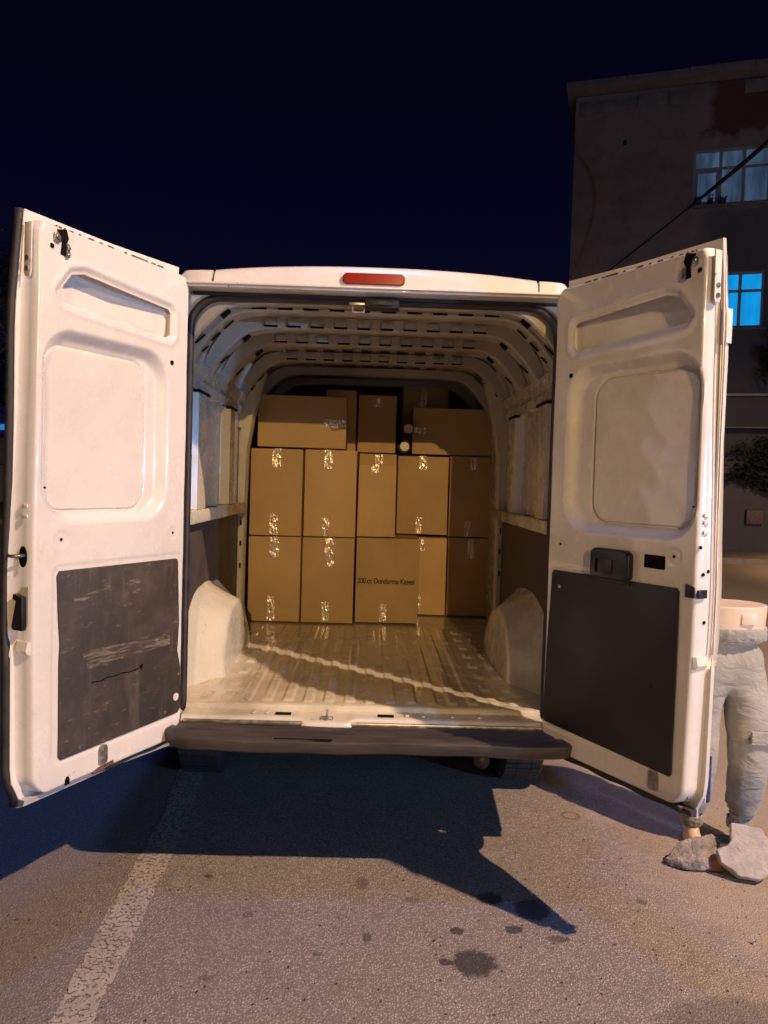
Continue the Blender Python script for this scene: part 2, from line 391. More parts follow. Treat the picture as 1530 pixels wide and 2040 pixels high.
# rubber seal
sp = [(x * .992, 3.437, z - (.006 if z > 2.2 else 0)) for x, z in rrect(-.828, .820, .47, 2.362, (.05, .05, .15, .15), 10)]
g = VB(); g.tube(sp, .019, 8, closed=True); g.build('door_seal', M['seal'], van, smooth=True)
# dark gutter above the opening
g = VB(); g.box(-.83, .82, 3.30, 3.40, 2.366, 2.378); g.build('rain_gutter', M['hem'], van, bevel=.003)
g = VB(); g.box(-.80, .79, 3.385, 3.40, 2.353, 2.366); g.build('gutter_seal', M['rubber'], van)
# header with brake light
def header(x0, x1, zt0, zt1, zb, yf, name, r=.016):
    n = 24; rings = []
    for i in range(n + 1):
        x = x0 + (x1 - x0) * i / n; t = (x + .007) / .69
        zt = zt1 + (zt0 - zt1) * min(1, abs(t)) ** 2.2
        ye = yf + .03 * (min(1.2, abs(x) / .8)) ** 3
        rings.append([(x, ye, zb), (x, ye + .012, zb + (zt - zb) * .45), (x, ye + .035, zt - r), (x, ye + .05, zt - r * .35), (x, ye + .075, zt), (x, ye + .22, zt + .002), (x, ye + .22, zb)])
    g = VB(); g.loft(rings, closed=True); return g.build(name, M['white'], van, smooth='auto')
header(-.695, .690, 2.458, 2.486, 2.385, 3.29, 'roof_header')
for (a, b, s) in ((-.862, -.705, -1), (.700, .842, 1)):
    n = 10; rings = []
    for i in range(n + 1):
        x = a + (b - a) * i / n; t = (x - a) / (b - a); t = t if s > 0 else 1 - t
        zt = 2.447 - .035 * max(0, t - .72) / .28 * (max(0, t - .72) / .28); zb = 2.372; ye = 3.325 + .03 * t * t
        zt -= .012 * (1 if t > .95 else 0)
        rings.append([(x, ye, zb), (x, ye + .006, zt - .012), (x, ye + .02, zt), (x, ye + .2, zt), (x, ye + .2, zb)])
    g = VB(); g.loft(rings); g.build('roof_corner', M['white'], van, smooth='auto')
g = VB(); g.box(-.86, .845, 3.283, 3.33, 2.376, 2.386); g.build('header_lip', M['white'], van, bevel=.003)
# brake light
bl = rrect(-.146, .116, 2.394, 2.441, (.018,) * 4, 6)
g = VB(); 
rg = []
for k, (sc, y) in enumerate(((1.04, 3.315), (1.04, 3.296), (1.0, 3.288), (.97, 3.283), (.90, 3.280))):
    cx, cz = -.015, 2.4175; rg.append([(cx + (x - cx) * (1 + (sc - 1) * .4), y, cz + (z - cz) * sc) for x, z in bl])
g.loft(rg); brk = g.build('brake_light', M['lens'], van, smooth='auto')
for x in (-.128, .098):
    g = VB(); g.cyl((x, 3.2845, 2.4175), (0, -1, 0), .008, .003, 14); g.cyl((x, 3.2815, 2.4175), (0, -1, 0), .004, .001, 10); g.build('lens_screw', M['black'], brk)
# top catch in the middle of the header
g = VB(); g.box(-.05, .10, 3.375, 3.455, 2.318, 2.362); g.box(-.03, .07, 3.36, 3.377, 2.325, 2.352); g.build('top_latch_catch', M['rubber'], van, bevel=.006)
g = VB(); g.tube([(-.105, 3.42, 2.335), (-.105, 3.42, 2.305), (-.055, 3.42, 2.305), (-.055, 3.42, 2.335)], .006, 8); g.box(-.12, -.04, 3.40, 3.44, 2.332, 2.345); g.build('striker_loop', M['metal'], van, bevel=.0015)

# ---- load floor: one pressed sheet
FX = np.linspace(-.90, .90, 361); FY = np.concatenate([np.arange(3.425, 5.5, .0115), np.arange(5.5, 7.4, .1)])
XX, YY = np.meshgrid(FX, FY, indexing='ij')
ribc = np.array([-.735, -.640, -.545, -.450, -.355, -.262, -.168, -.073, .022, .117, .213, .309, .405, .500, .596, .692])
def sm(x, a, b):
    t = np.clip((x - a) / (b - a), 0, 1); return t * t * (3 - 2 * t)
Hh = np.zeros_like(XX)
for i, rc in enumerate(ribc):
    wv_ = 1 - sm(np.abs(XX - rc), .017, .027)
    y0 = 3.47 + .012 * math.sin(i * 2.1)
    L1 = sm(YY, y0, y0 + .02) * (1 - sm(YY, 4.74, 4.76)); L2 = sm(YY, 4.83, 4.85) * (1 - sm(YY, 5.32, 5.34)); L3 = sm(YY, 4.776, 4.786) * (1 - sm(YY, 4.80, 4.81))
    if abs(rc) > .58:                       # broken short pads near the walls
        per = ((YY - 3.5) % .235); brk_ = sm(per, .0, .015) * (1 - sm(per, .10, .115)); L1 = L1 * brk_ ; L2 = L2 * brk_
    Hh += wv_ * np.maximum(np.maximum(L1, L2), L3 * .9) * .0075
rng = np.random.RandomState(3)
Hh += .0012 * np.sin(XX * 7 + 1.3 * np.sin(YY * 5)) + .0008 * np.sin(YY * 11 + XX * 3)
ZZ = .55 + Hh - .004
nx, ny = XX.shape
idx = np.arange(nx * ny).reshape(nx, ny)
F = np.stack([idx[:-1, :-1], idx[1:, :-1], idx[1:, 1:], idx[:-1, 1:]], -1).reshape(-1, 4)
me = bpy.data.meshes.new('load_floor'); me.from_pydata(np.stack([XX, YY, ZZ + VZ], -1).reshape(-1, 3).tolist(), [], F.tolist()); me.shade_smooth(); me.materials.append(M['floor'])
fl = bpy.data.objects.new('load_floor', me); C.objects.link(fl); adopt(fl, van)
g = VB(); g.box(-.90, .90, 3.43, 7.4, .50, .535); g.build('floor_base', M['inside'], van)
# sill plate, slots, catch
g = VB()
pr = [(3.47, .548), (3.428, .549), (3.42, .544), (3.414, .528), (3.36, .522), (3.335, .521), (3.325, .514), (3.318, .50), (3.317, .47)]
xs = list(np.linspace(-.80, .79, 90)); rings = []
for x in xs:
    d = .022 * (1 - sm(abs(x + .165), .085, .125)); rings.append([(x, y - (d * 1.2 if y < 3.4 else 0), z - (d * .55 if 3.3 < y < 3.40 else 0)) for y, z in pr])
g.loft(rings, closed=False, cap=False); sill = g.build('door_sill', M['floor'], van, smooth='auto')
for x0, x1 in ((-.395, -.325), (.058, .13)):
    g = VB(); g.box(x0, x1, 3.352, 3.385, .5235, .5265); g.build('sill_slot', M['hole'], sill, bevel=.002)
for x0 in (-.50, -.44, .18, .25, .38, .5):
    g = VB(); g.box(x0, x0 + .018, 3.36, 3.41, .523, .531); g.build('sill_bead', M['floor'], sill, bevel=.003)
g = VB(); g.tube([(-.19, 3.335, .516), (-.19, 3.335, .524), (-.14, 3.335, .524), (-.14, 3.335, .516)], .004, 8); g.box(-.168, -.160, 3.325, 3.345, .513, .553); g.build('floor_striker', M['metal'], sill, bevel=.0015)
g = VB(); g.box(-.79, .79, 3.308, 3.325, .488, .508); g.build('sill_trim', M['metal'], van, bevel=.004)
# bumper step
g = VB(); rings = []
for x in np.linspace(-.845, .935, 83):
    t = max(0, abs(x - .045) - .735) / .16; yo = .12 * t ** 2.4; sag = .003 * math.sin(x * 6) + .002 * math.sin(x * 17)
    pr = [(3.34, .420), (3.19, .422), (3.150, .426), (3.122, .440), (3.108, .482), (3.110, .489), (3.120, .494), (3.18, .499), (3.20, .494), (3.21, .488), (3.225, .488), (3.235, .494), (3.29, .497), (3.32, .486), (3.34, .47)]
    rings.append([(x, y + yo, z + sag) for y, z in pr])
g.loft(rings); bump_ = g.build('rear_bumper', M['bumper'], van, smooth='auto')
g = VB(); g.loft([[(x, 3.114, .4865 + dz) for dz in (0, .003 * math.sin(math.pi * (x + .37) / .24) + .0005)] + [(x, 3.13, .4955)] for x in np.linspace(-.37, -.13, 14)]); g.build('bumper_crack', M['hole'], bump_)
for s in (-1, 1):
    g = VB(); g.prism(rrect(0, .30, 0, .5, (.04,) * 4, 4), lambda a, b, c_, s=s: (s * (halfw(1.0 + b * .7) + .003 - .05 * 0) + 0 * c_, 3.45 + a * .55, .75 + b * 1.3), 0, 1)
    # tail lamp set in the pillar beside the hinge
    g = VB(); g.box(min(s * .90, s * 1.005), max(s * .90, s * 1.005), 3.385, 3.42, .85, 1.35); g.build('tail_light', M['lens'], van, bevel=.02)

# ---- interior sides
for s in (-1, 1):
    def X_(x): return s * x
    ys = [3.44, 3.9, 4.4, 4.9, 5.4, 6.0, 6.6, 7.4]
    path = [(.905, .52), (.905, 1.35), (.903, 2.0), (.893, 2.13), (.870, 2.21), (.83, 2.29), (.775, 2.355), (.70, 2.395), (.60, 2.405)]
    g = VB(); g.loft([[(X_(x), y, z) for x, z in path] for y in ys], closed=False, cap=False)
    sw = g.build('inner_side_wall', M['inside'], van, smooth='auto')
    # upper rail with stepped profile
    g = VB(); rp_ = [(.905, 1.985), (.872, 1.99), (.868, 2.035), (.880, 2.045), (.880, 2.065), (.862, 2.075), (.852, 2.12), (.862, 2.132), (.89, 2.135)]
    g.loft([[(X_(x), y, z) for x, z in rp_] for y in (3.47, 4.5, 5.62)], closed=True); g.build('side_rail', M['inside'], sw, smooth='auto')
    # ledge
    g = VB(); g.box(min(X_(.835), X_(.905)), max(X_(.835), X_(.905)), 3.46, 5.19, 1.332, 1.398); lg = g.build('side_ledge', M['inside'], sw, bevel=.008)
    for y0 in (3.93, 4.18, 4.72):
        g = VB(); g.box(min(X_(.85), X_(.885)), max(X_(.85), X_(.885)), y0, y0 + .10, 1.3965, 1.4005); g.build('ledge_hole', M['hole'], lg)
    # posts and seams
    for (y0, y1) in ((3.76, 3.97), (4.60, 4.77)):
        g = VB(); g.loft([[(X_(.904), y0 - .02, z), (X_(.850), y0 + .01, z), (X_(.846), (y0 + y1) / 2, z), (X_(.850), y1 - .01, z), (X_(.904), y1 + .02, z)] for z in (1.40, 1.7, 1.985)], closed=False, cap=False)
        po = g.build('wall_post', M['inside'], sw, smooth='auto')
        g = VB(); g.box(min(X_(.896), X_(.902)), max(X_(.896), X_(.902)), y1 + .022, y1 + .040, 1.43, 1.97); g.box(min(X_(.843), X_(.8745)), max(X_(.843), X_(.8745)), y0 - .01, y1 + .03, 1.970, 1.984); g.build('post_seam', M['hole'], po)
    for y0 in (4.03, 4.82, 5.0):
        g = VB(); z0, z1 = 2.16, 2.30
        g.loft([[(X_(x - .004), y, z) for x, z in ((.884, 2.15), (.865, 2.21), (.845, 2.25), (.82, 2.295))] for y in (y0, y0 + .009)], closed=False, cap=False); g.build('panel_seam', M['hole'], sw)
        g = VB(); g.loft([[(X_(x), y, z) for x, z in ((.875, 2.14), (.850, 2.205), (.82, 2.255), (.79, 2.30))] + [(X_(.83), y, 2.32), (X_(.91), y, 2.14)] for y in (y0 + .03, y0 + .07)], closed=True); g.build('panel_rib', M['inside'], sw, smooth='auto')
    # lining board
    g = VB(); g.box(min(X_(.888), X_(.898)), max(X_(.888), X_(.898)), 3.47, 5.16, .56, 1.330); g.build('lining_board', M['board_in'], sw, bevel=.002)
    # pillar near the load
    g = VB(); yp = 5.21 if s < 0 else 5.14
    pp = [(.905, .54, .857), (.905, 1.0, .855), (.905, 1.4, .85), (.904, 1.75, .842), (.903, 1.98, .806), (.893, 2.10, .778), (.875, 2.18, .758), (.85, 2.25, .738), (.80, 2.33, .705), (.74, 2.385, .68)]
    g.loft([[(X_(xo), yp, z), (X_(xi + .008), yp, z), (X_(xi), yp + .012, z), (X_(xi), yp + .10, z), (X_(xo), yp + .12, z)] for xo, z, xi in pp], closed=True)
    pl = g.build('load_pillar', M['inside'], sw, smooth='auto')
    for (cz, cx_) in ((2.262, .805), (2.178, .828)):
        el = [(cx_ + .020 * math.cos(a), cz + .030 * math.sin(a)) for a in [i * math.pi / 10 for i in range(20)]]
        g = VB(); g.prism(el, lambda a, b, c_: (X_(a), yp - .003 + c_, b), 0, .004); g.build('pillar_hole', M['hole'], pl)
    for z0 in (.95, 1.10, 1.24):
        g = VB(); g.box(min(X_(.870), X_(.882)), max(X_(.870), X_(.882)), yp - .003, yp, z0, z0 + .035); g.build('pillar_slot', M['hole'], pl)
    # wheel arch
    oa = [(3.60, .53), (3.635, .70), (3.72, .86), (3.86, .955), (4.06, 1.0), (4.3, .995), (4.6, .955), (4.85, .82), (4.95, .68), (5.0, .53)]
    ia = [(3.90, .53), (3.925, .66), (3.98, .77), (4.07, .85), (4.20, .885), (4.35, .87), (4.50, .81), (4.62, .73), (4.69, .64), (4.72, .53)]
    def rs(p, n=40):
        p = np.array(p); d = np.r_[0, np.cumsum(np.hypot(*np.diff(p, axis=0).T))]; t = np.linspace(0, d[-1], n)
        a = np.stack([np.interp(t, d, p[:, 0]), np.interp(t, d, p[:, 1])], 1)
        for _ in range(3): a[1:-1] = (a[:-2] + 2 * a[1:-1] + a[2:]) / 4
        return a
    O, I = rs(oa), rs(ia); cen = np.array([4.3, .53]); rings = []
    for (k, x) in ((0, .897), (.25, .865), (.62, .80), (.86, .748), (.97, .728), (1.03, .722)):
        A = O * (1 - k) + I * k if k <= 1 else I
        if k > 1: A = cen + (I - cen) * .93
        rings.append([(X_(x), a, b) for a, b in A])
    A = cen + (I - cen) * .4; rings.append([(X_(.718), a, b) for a, b in A])
    A = cen + (I - cen) * .01; rings.append([(X_(.718), a, b) for a, b in A])
    g = VB(); g.loft(rings, closed=False, cap=False); wa = g.build('wheel_arch', M['inside'], van, smooth=True, sub=1)
    displace(wa, .010, 6, 3 + s); displace(wa, .0025, 17, 1 + s)
# roof lining with lengthwise swages
xs = np.linspace(-.60, .60, 121); g = VB()
zr = 2.405 + .018 * (1 - (xs / .6) ** 2) - .012 * (np.cos(xs / .12 * 2 * math.pi) > .1)
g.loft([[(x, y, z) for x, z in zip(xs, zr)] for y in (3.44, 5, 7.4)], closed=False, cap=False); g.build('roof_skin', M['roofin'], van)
g = VB(); g.box(-.90, .90, 6.95, 6.98, .52, 2.44); g.build('bulkhead', M['board_in'], van)
# roof bows
for bi, (y0, y1, zc) in enumerate(((3.475, 3.545, 2.338), (3.62, 3.745, 2.338), (4.03, 4.16, 2.338), (4.48, 4.63, 2.338), (5.10, 5.22, 2.338), (5.75, 5.87, 2.338), (6.35, 6.45, 2.338))):
    pin = [(.870, 2.05), (.858, 2.10), (.825, 2.155), (.768, 2.225), (.705, 2.288), (.655, 2.320), (.60, 2.334)]
    pout = [(.892, 2.12), (.880, 2.17), (.850, 2.235), (.795, 2.31), (.725, 2.372), (.665, 2.394), (.60, 2.402)]
    mid = list(np.linspace(.50, -.50, 11))
    A = pin + [(x, 2.338 + .006 * (1 - (x / .58) ** 2)) for x in mid] + [(-x, z) for x, z in pin[::-1]]
    B = pout + [(x, 2.402) for x in mid] + [(-x, z) for x, z in pout[::-1]]
    rings = []
    for (a, b) in zip(A, B):
        def L_(t, y): return (a[0] + (b[0] - a[0]) * t, y, a[1] + (b[1] - a[1]) * t)
        rings.append([L_(1, y0 - .006), L_(.12, y0), L_(0, y0 + .010), L_(0, y1 - .010), L_(.12, y1), L_(1, y1 + .006)])
    g = VB(); g.loft(rings, closed=False, cap=False); bow = g.build('roof_bow', M['roofin'], van, smooth='auto')
    if bi < 5:
        for k in range(10):
            x = -.545 + k * .1205
            g = VB(); g.box(x - .030, x + .030, y0 - .022, y0 - .001, 2.356, 2.388); tb = g.build('bow_tab', M['roofin'], bow, bevel=.003)
            g = VB(); g.box(x - .034, x + .034, y0 - .014, y0 - .001, 2.347, 2.3555); g.build('bow_slot', M['hole'], bow)
        for s in (-1, 1):
            for (x, z, L, wd) in (((.682, 2.302, .024, .034), (.795, 2.187, .03, .012)) if bi in (0, 2, 3) else ((.70, 2.288, .03, .010), (.76, 2.230, .028, .014), (.81, 2.17, .02, .010))):
                ax = Vector((.11, 0, -.105)).normalized(); P = []
                yy = (y0 + y1) / 2
                g = VB(); c0 = Vector((x - .003, yy, z - .003)); Q = [c0 + ax * a + Vector((0, b, 0)) for a, b in ((-L, -wd), (L, -wd), (L, wd), (-L, wd))]
                nn = Vector((-.7, 0, -.7)) * .003
                g.add([(s * p.x, p.y, p.z) for p in Q] + [(s * (p + nn).x, p.y, (p + nn).z) for p in Q], [(0, 1, 2, 3), (4, 5, 6, 7), (0, 1, 5, 4), (1, 2, 6, 5), (2, 3, 7, 6), (3, 0, 4, 7)])
                g.build('bow_end_slot', M['hole'], bow)

# ================================================================== REAR DOORS
def polysdf(u, v, poly):
    P = np.array(poly); d = np.full(u.shape, 1e9); ins = np.zeros(u.shape, bool); n = len(P)
    for i in range(n):
        a, b = P[i], P[(i + 1) % n]; e_ = b - a; wu, wv = u - a[0], v - a[1]
        t = np.clip((wu * e_[0] + wv * e_[1]) / (e_ @ e_), 0, 1); d = np.minimum(d, np.hypot(wu - t * e_[0], wv - t * e_[1]))
        cond = ((a[1] <= v) & (v < b[1])) | ((b[1] <= v) & (v < a[1]))
        with np.errstate(divide='ignore', invalid='ignore'):
            xx = a[0] + (v - a[1]) / (b[1] - a[1] + 1e-12) * (b[0] - a[0])
        ins ^= cond & (u < xx)
    return np.where(ins, -d, d)
def rsdf(u, v, u0, u1, v0, v1, r):
    cu, cv = (u0 + u1) / 2, (v0 + v1) / 2; qx = np.abs(u - cu) - (u1 - u0) / 2 + r; qy = np.abs(v - cv) - (v1 - v0) / 2 + r
    return np.hypot(np.maximum(qx, 0), np.maximum(qy, 0)) + np.minimum(np.maximum(qx, qy), 0) - r
SLOT = [(.128, 1.692), (.60, 1.716), (.665, 1.722), (.684, 1.745), (.628, 1.82), (.57, 1.836), (.12, 1.808), (.106, 1.795), (.108, 1.707)]
def door(s):
    left = s < 0
    hx, W = (-.795, .777) if left else (.772, .755)
    ox, oy = (-1.132, 2.61) if left else (1.123, 2.67)
    h = Vector((hx, 3.31, .436 + VZ)); U = (Vector((ox, oy, 0)) - Vector((hx, 3.31, 0))).normalized()
    Nn = Vector((U.y, -U.x, 0)); Nn = -Nn if left else Nn
    def xf(u, v, n): return tuple(h + U * u + Vector((0, 0, v)) + Nn * n)
    Ht = 1.967
    # skin depth below the inner face, seen from the photo: waist bulge and a step above the bumper
    def nsk(v): return -float(np.interp(v, [0, .1, .50, .53, .60, .80, .95, 1.3, 1.7, 2.0], [.062, .078, .080, .094, .100, .100, .092, .084, .082, .060]))
    def usk(v): return float(np.interp(v, [0, .05, .5, .53, 1.0, 1.6, 2.0], [.012, .034, .036, .026, .026, .030, .018]))
    vs = list(np.linspace(-.035, 2.0, 70))
    # ---- skin (outer panel), folded hem at the free edge
    g = MB(); rings = []
    for v in vs:
        n0 = nsk(v); ue = W + usk(v); z0 = v
        lean = 0
        rings.append([xf(.042, z0, n0 * .55), xf(.30, z0, n0 - .012), xf(W * .7, z0, n0 - .018), xf(ue - .02, z0, n0 - .012), xf(ue - .003, z0, n0 - .006), xf(ue, z0, n0 + .002), xf(ue - .004, z0, n0 + .010), xf(ue - .05, z0, n0 + .010), xf(W * .5, z0, n0 + .006), xf(.044, z0, n0 * .55 + .01)])
    g.loft(rings); dr = g.build('rear_door', M['white'], van, smooth='auto')
    tag(dr, 'left rear door with scuffed lower board and rubber edge seal' if left else 'right rear door with dark lower board and black inside handle')
    # ---- pressed inner panel
    nu, nv = 158, 394
    V1 = np.linspace(0, Ht, nv); A = np.linspace(0, 1, nu)
    def lo(v):
        r = .055; rb = .10; o = 0 * v
        o = np.where(v > Ht - r, r - np.sqrt(np.maximum(0, r * r - (v - (Ht - r)) ** 2)), o)
        o = np.where(v < rb, rb - np.sqrt(np.maximum(0, rb * rb - (rb - v) ** 2)), o); return o * .995
    def hi(v):
        r = .012; rb = .075; o = W + 0 * v + .006 * np.sin((v - .3) * 3.2)
        o = np.where(v > Ht - .03, o - (v - Ht + .03) * .5, o)
        o = np.where(v < rb, o - (rb - np.sqrt(np.maximum(0, rb * rb - (rb - v) ** 2))), o); return o
    a0, a1 = lo(V1), hi(V1)
    UU = a0[None] + (a1 - a0)[None] * A[:, None]; VV = np.repeat(V1[None], nu, 0)
    # top edge rises a little towards the hinge-free side
    D = np.zeros_like(UU)
    ds = polysdf(UU, VV, SLOT)
    D += .0035 * np.exp(-((ds - .030) / .011) ** 2)
    D -= .010 * (1 - sm(ds, .002, .026))
    
    dr_ = rsdf(UU, VV, .118 if left else .090, .752, .945, 1.625, .135)
    D -= .042 * (1 - sm(dr_, -.046, .006))
    dp = rsdf(UU, VV, .212, .722, .988, 1.572, .085)
    D -= .007 * np.exp(-((dp) / .0045) ** 2); D += .0035 * (1 - sm(dp, -.008, -.003))
    db = rsdf(UU, VV, .004, .70, .088, .80, .04)
    D -= .0035 * (1 - sm(db, -.010, .006))
    for (cu, cv, r) in ((.664, .888, .030), (.078, .885, .024), (.675, 1.915, .052)):
        rr_ = np.hypot(UU - cu, VV - cv); D -= .0016 * np.exp(-((rr_ - r) / .0032) ** 2); D -= .002 * (1 - sm(rr_, r - .004, r))
    dm = rsdf(UU, VV, .70, .79, .88, .90, .008); 
    D += .0010 * np.sin(UU * 9 + 2 * np.sin(VV * 4)) * np.sin(VV * 7 + 1) * (ds > .02) 
    D += .0006 * np.sin(UU * 31 + VV * 13) * np.sin(VV * 23)
    # snap the grid to the slot outline so the opening can be cut cleanly
    hs_ = 1e-4
    for _ in range(2):
        d0 = polysdf(UU, VV, SLOT); gu = (polysdf(UU + hs_, VV, SLOT) - d0) / hs_; gv = (polysdf(UU, VV + hs_, SLOT) - d0) / hs_
        near = np.abs(d0) < .0030
        UU = np.where(near, UU - gu * d0, UU); VV = np.where(near, VV - gv * d0, VV)
    d0 = polysdf(UU, VV, SLOT)
    # rolled edge
    edge_ = np.minimum(np.minimum(UU - a0[None], a1[None] - UU), np.minimum(VV, Ht - VV) + .002)
    D -= .010 * (1 - sm(edge_, 0, .012)) ** 2
    cdm = (d0[:-1, :-1] + d0[1:, :-1] + d0[1:, 1:] + d0[:-1, 1:]) / 4; keep = ~((cdm < -.0004) & (np.maximum(np.maximum(d0[:-1, :-1], d0[1:, :-1]), np.maximum(d0[1:, 1:], d0[:-1, 1:])) < .0012))
    P = [xf(float(UU[i, j]), float(VV[i, j]), float(D[i, j])) for i in range(nu) for j in range(nv)]
    I_ = np.arange(nu * nv).reshape(nu, nv); Fc = np.stack([I_[:-1, :-1], I_[1:, :-1], I_[1:, 1:], I_[:-1, 1:]], -1)[keep].reshape(-1, 4).tolist()
    # side returns down to the skin
    loop = [I_[i, 0] for i in range(nu)] + [I_[-1, j] for j in range(1, nv)] + [I_[i, -1] for i in range(nu - 2, -1, -1)] + [I_[0, j] for j in range(nv - 2, 0, -1)]
    uvl = [(float(UU[i, 0]), float(VV[i, 0])) for i in range(nu)] + [(float(UU[-1, j]), float(VV[-1, j])) for j in range(1, nv)] + [(float(UU[i, -1]), float(VV[i, -1])) for i in range(nu - 2, -1, -1)] + [(float(UU[0, j]), float(VV[0, j])) for j in range(nv - 2, 0, -1)]
    k0 = len(P)
    for (dep, off) in ((.35, .004), (.80, .010), (1.0, .030)):
        for (u, v) in uvl:
            n0 = nsk(v) + .010; hinge = max(0, 1 - u / .06)
            fo = 1 if u > .4 else 0
            nn_ = n0 * dep if u > .1 else n0 * .38 * dep
            uo = u + (off * fo if v > .02 else off * fo * .3)
            vo = v - (off * .5 if v < .03 else 0) + (off * .4 if v > Ht - .01 else 0)
            P.append(xf(uo, vo, nn_ - .010))
    nl = len(loop); prev = loop
    for r in range(3):
        cur = [k0 + r * nl + i for i in range(nl)]
        for i in range(nl): j = (i + 1) % nl; Fc.append([int(prev[i]), int(prev[j]), cur[j], cur[i]])
        prev = cur
    me = bpy.data.meshes.new('inner_panel'); me.from_pydata(P, [], Fc)
    bm = bmesh.new(); bm.from_mesh(me); bmesh.ops.recalc_face_normals(bm, faces=bm.faces); bm.to_mesh(me); bm.free()
    me.shade_smooth(); me.set_sharp_from_angle(angle=math.radians(50)); me.materials.append(M['white'])
    ip = bpy.data.objects.new('inner_panel', me); C.objects.link(ip); adopt(ip, dr)
    # lip round the opening and the closed cavity behind it
    cen_ = np.mean(np.array(SLOT), 0); ring_ = []
    for i in range(len(SLOT)):
        a, b = np.array(SLOT[i]), np.array(SLOT[(i + 1) % len(SLOT)])
        for t in np.linspace(0, 1, 12, endpoint=False): ring_.append(a + (b - a) * t)
    g = MB(); g.loft([[xf(p[0], p[1], n_) for p in ring_] for n_ in (-.0095, -.0125)] + [[xf(*(cen_ + (p - cen_) * np.array((1.06, 1.35))), n_) for p in ring_] for n_ in (-.016, -.072)], cap=False); g.build('slot_lip', M['white'], ip, smooth='auto')
    # ---- lower board
    g = MB(); rsb = (.03, .02, .02, .02)
    br = [(.012, .108), (.69, .098), (.69, .765), (.675, .776), (.058, .776), (.045, .765), (.012, .30)] if False else None
    if left: poly = [(.012, .125), (.03, .108), (.655, .100), (.667, .112), (.668, .45), (.664, .52), (.672, .60), (.682, .76), (.672, .778), (.055, .775), (.045, .765), (.030, .50), (.038, .38), (.016, .30)]
    else: poly = [(.010, .125), (.024, .110), (.685, .096), (.695, .106), (.694, .765), (.683, .778), (.048, .772), (.038, .758), (.022, .45), (.014, .2)]
    g.prism(poly, xf, -.004, .0035); g.build('lower_board', M['board_l'] if left else M['board_r'], dr, bevel=.0015)
    def disc(name, u, v, r, mat, n0=-.001, t=.002, ru=None):
        g = MB(); pts = [(u + (ru or r) * math.cos(a), v + r * math.sin(a)) for a in [i * math.pi / 9 for i in range(18)]]
        g.prism(pts, xf, n0, n0 + t); return g.build(name, mat, dr)
    for (u, v, r) in ((.105, 1.592, .010), (.078, .885, .0055), (.664, .889, .0055), (.262, .855, .0045), (.737, 1.071, .004), (.722, 1.893, .0085)):
        off = 0
        disc('panel_hole', u, v, r, M['hole'], -.0015 if r > .007 else -.004, .0045)
    # top rotary latch: cut-out with metal claws
    g = MB(); g.prism([(.660, 1.965), (.700, 1.955), (.698, 1.925), (.680, 1.918), (.684, 1.875), (.662, 1.872), (.660, 1.915), (.650, 1.935)], xf, -.002, .0012); g.build('latch_opening', M['hole'], dr)
    g = MB(); g.prism([(.703, 1.945), (.716, 1.94), (.716, 1.915), (.704, 1.908), (.690, 1.912), (.688, 1.930)], xf, .0015, .008); g.prism([(.652, 1.912), (.664, 1.918), (.666, 1.865), (.650, 1.87)], xf, .0015, .009)
    g.cyl(xf(.704, 1.928, .008), Nn, .008, .006, 12); g.cyl(xf(.658, 1.90, .008), Nn, .007, .006, 12); g.cyl(xf(.657, 1.877, .008), Nn, .006, .005, 12)
    g.build('top_latch', M['metal'], dr, bevel=.0012)
    # bottom hinge plate
    uc = .457 if left else .622
    g = MB(); g.prism([(uc - .024 + x, .022 + z) for x, z in rrect(0, .044, 0, .075, (.012, .012, .02, .02), 4)], xf, 0, .006); bp = g.build('bottom_plate', M['metal'], dr, bevel=.0015)
    for v in (.045, .075):
        g = MB(); g.cyl(xf(uc - .002, v, .006), Nn, .008, .004, 10); g.build('bolt', M['metal'], bp)
    # rusty lower flange and drip edge
    g = MB()
    g.loft([[xf(u, -.004, -.022), xf(u, -.026, -.030), xf(u, -.032, -.060), xf(u, -.004, -.070)] for u in np.linspace(.06, W + .01, 20)]); g.build('bottom_flange', M['hem'] if left else M['bumper'], dr, smooth='auto')
    g = MB(); g.tube([xf(u, -.012 + .003 * math.sin(u * 30), -.020) for u in np.linspace(.05, W * .62 if left else W * .97, 22)], .0065 if left else .014, 7); g.build('bottom_seal', M['rubber'], dr, smooth=True)
    # top edge: dark worn sealant
    random.seed(8)
    for k in range(26):
        g = MB()
        u = .18 + k * .021 + random.uniform(-.008, .008); L = random.uniform(.003, .017) * (1.2 if k < 16 else .6)
        if random.random() < .8:
          g.prism([(u - L, Ht - .004), (u + L, Ht - .004), (u + L * .8, Ht + .001 + random.uniform(.001, .003)), (u - L * .7, Ht + .003)], xf, -.008, -.004 + .0005 * k / 26); g.build('sealant_chip', M['rust'], dr)
    # top strap on free-edge return
    E = lambda a, b, c_: xf(W + .012 + c_, b, a)    # on the return face: a = depth, b = height, c = proud
    g = MB(); g.prism([(-.012, 1.955), (-.045, 1.955), (-.047, 1.79), (-.040, 1.775), (-.020, 1.775), (-.014, 1.79)], E, 0, .006); sp_ = g.build('edge_bracket', M['hem'], dr, bevel=.0015)
    for b in (1.80, 1.835): 
        g = MB(); g.cyl(E(-.030, b, .006), U, .009, .004, 12); g.build('bolt', M['metal'], sp_)
    for b in (.965, 1.0) if left else (.975, 1.01, 1.035):
        g = MB(); g.box(-.046, -.020, b, b + .014, -.002, .004, lambda a, b_, c_: E(a, b_, c_)); g.build('edge_bead', M['white'], dr, bevel=.003)
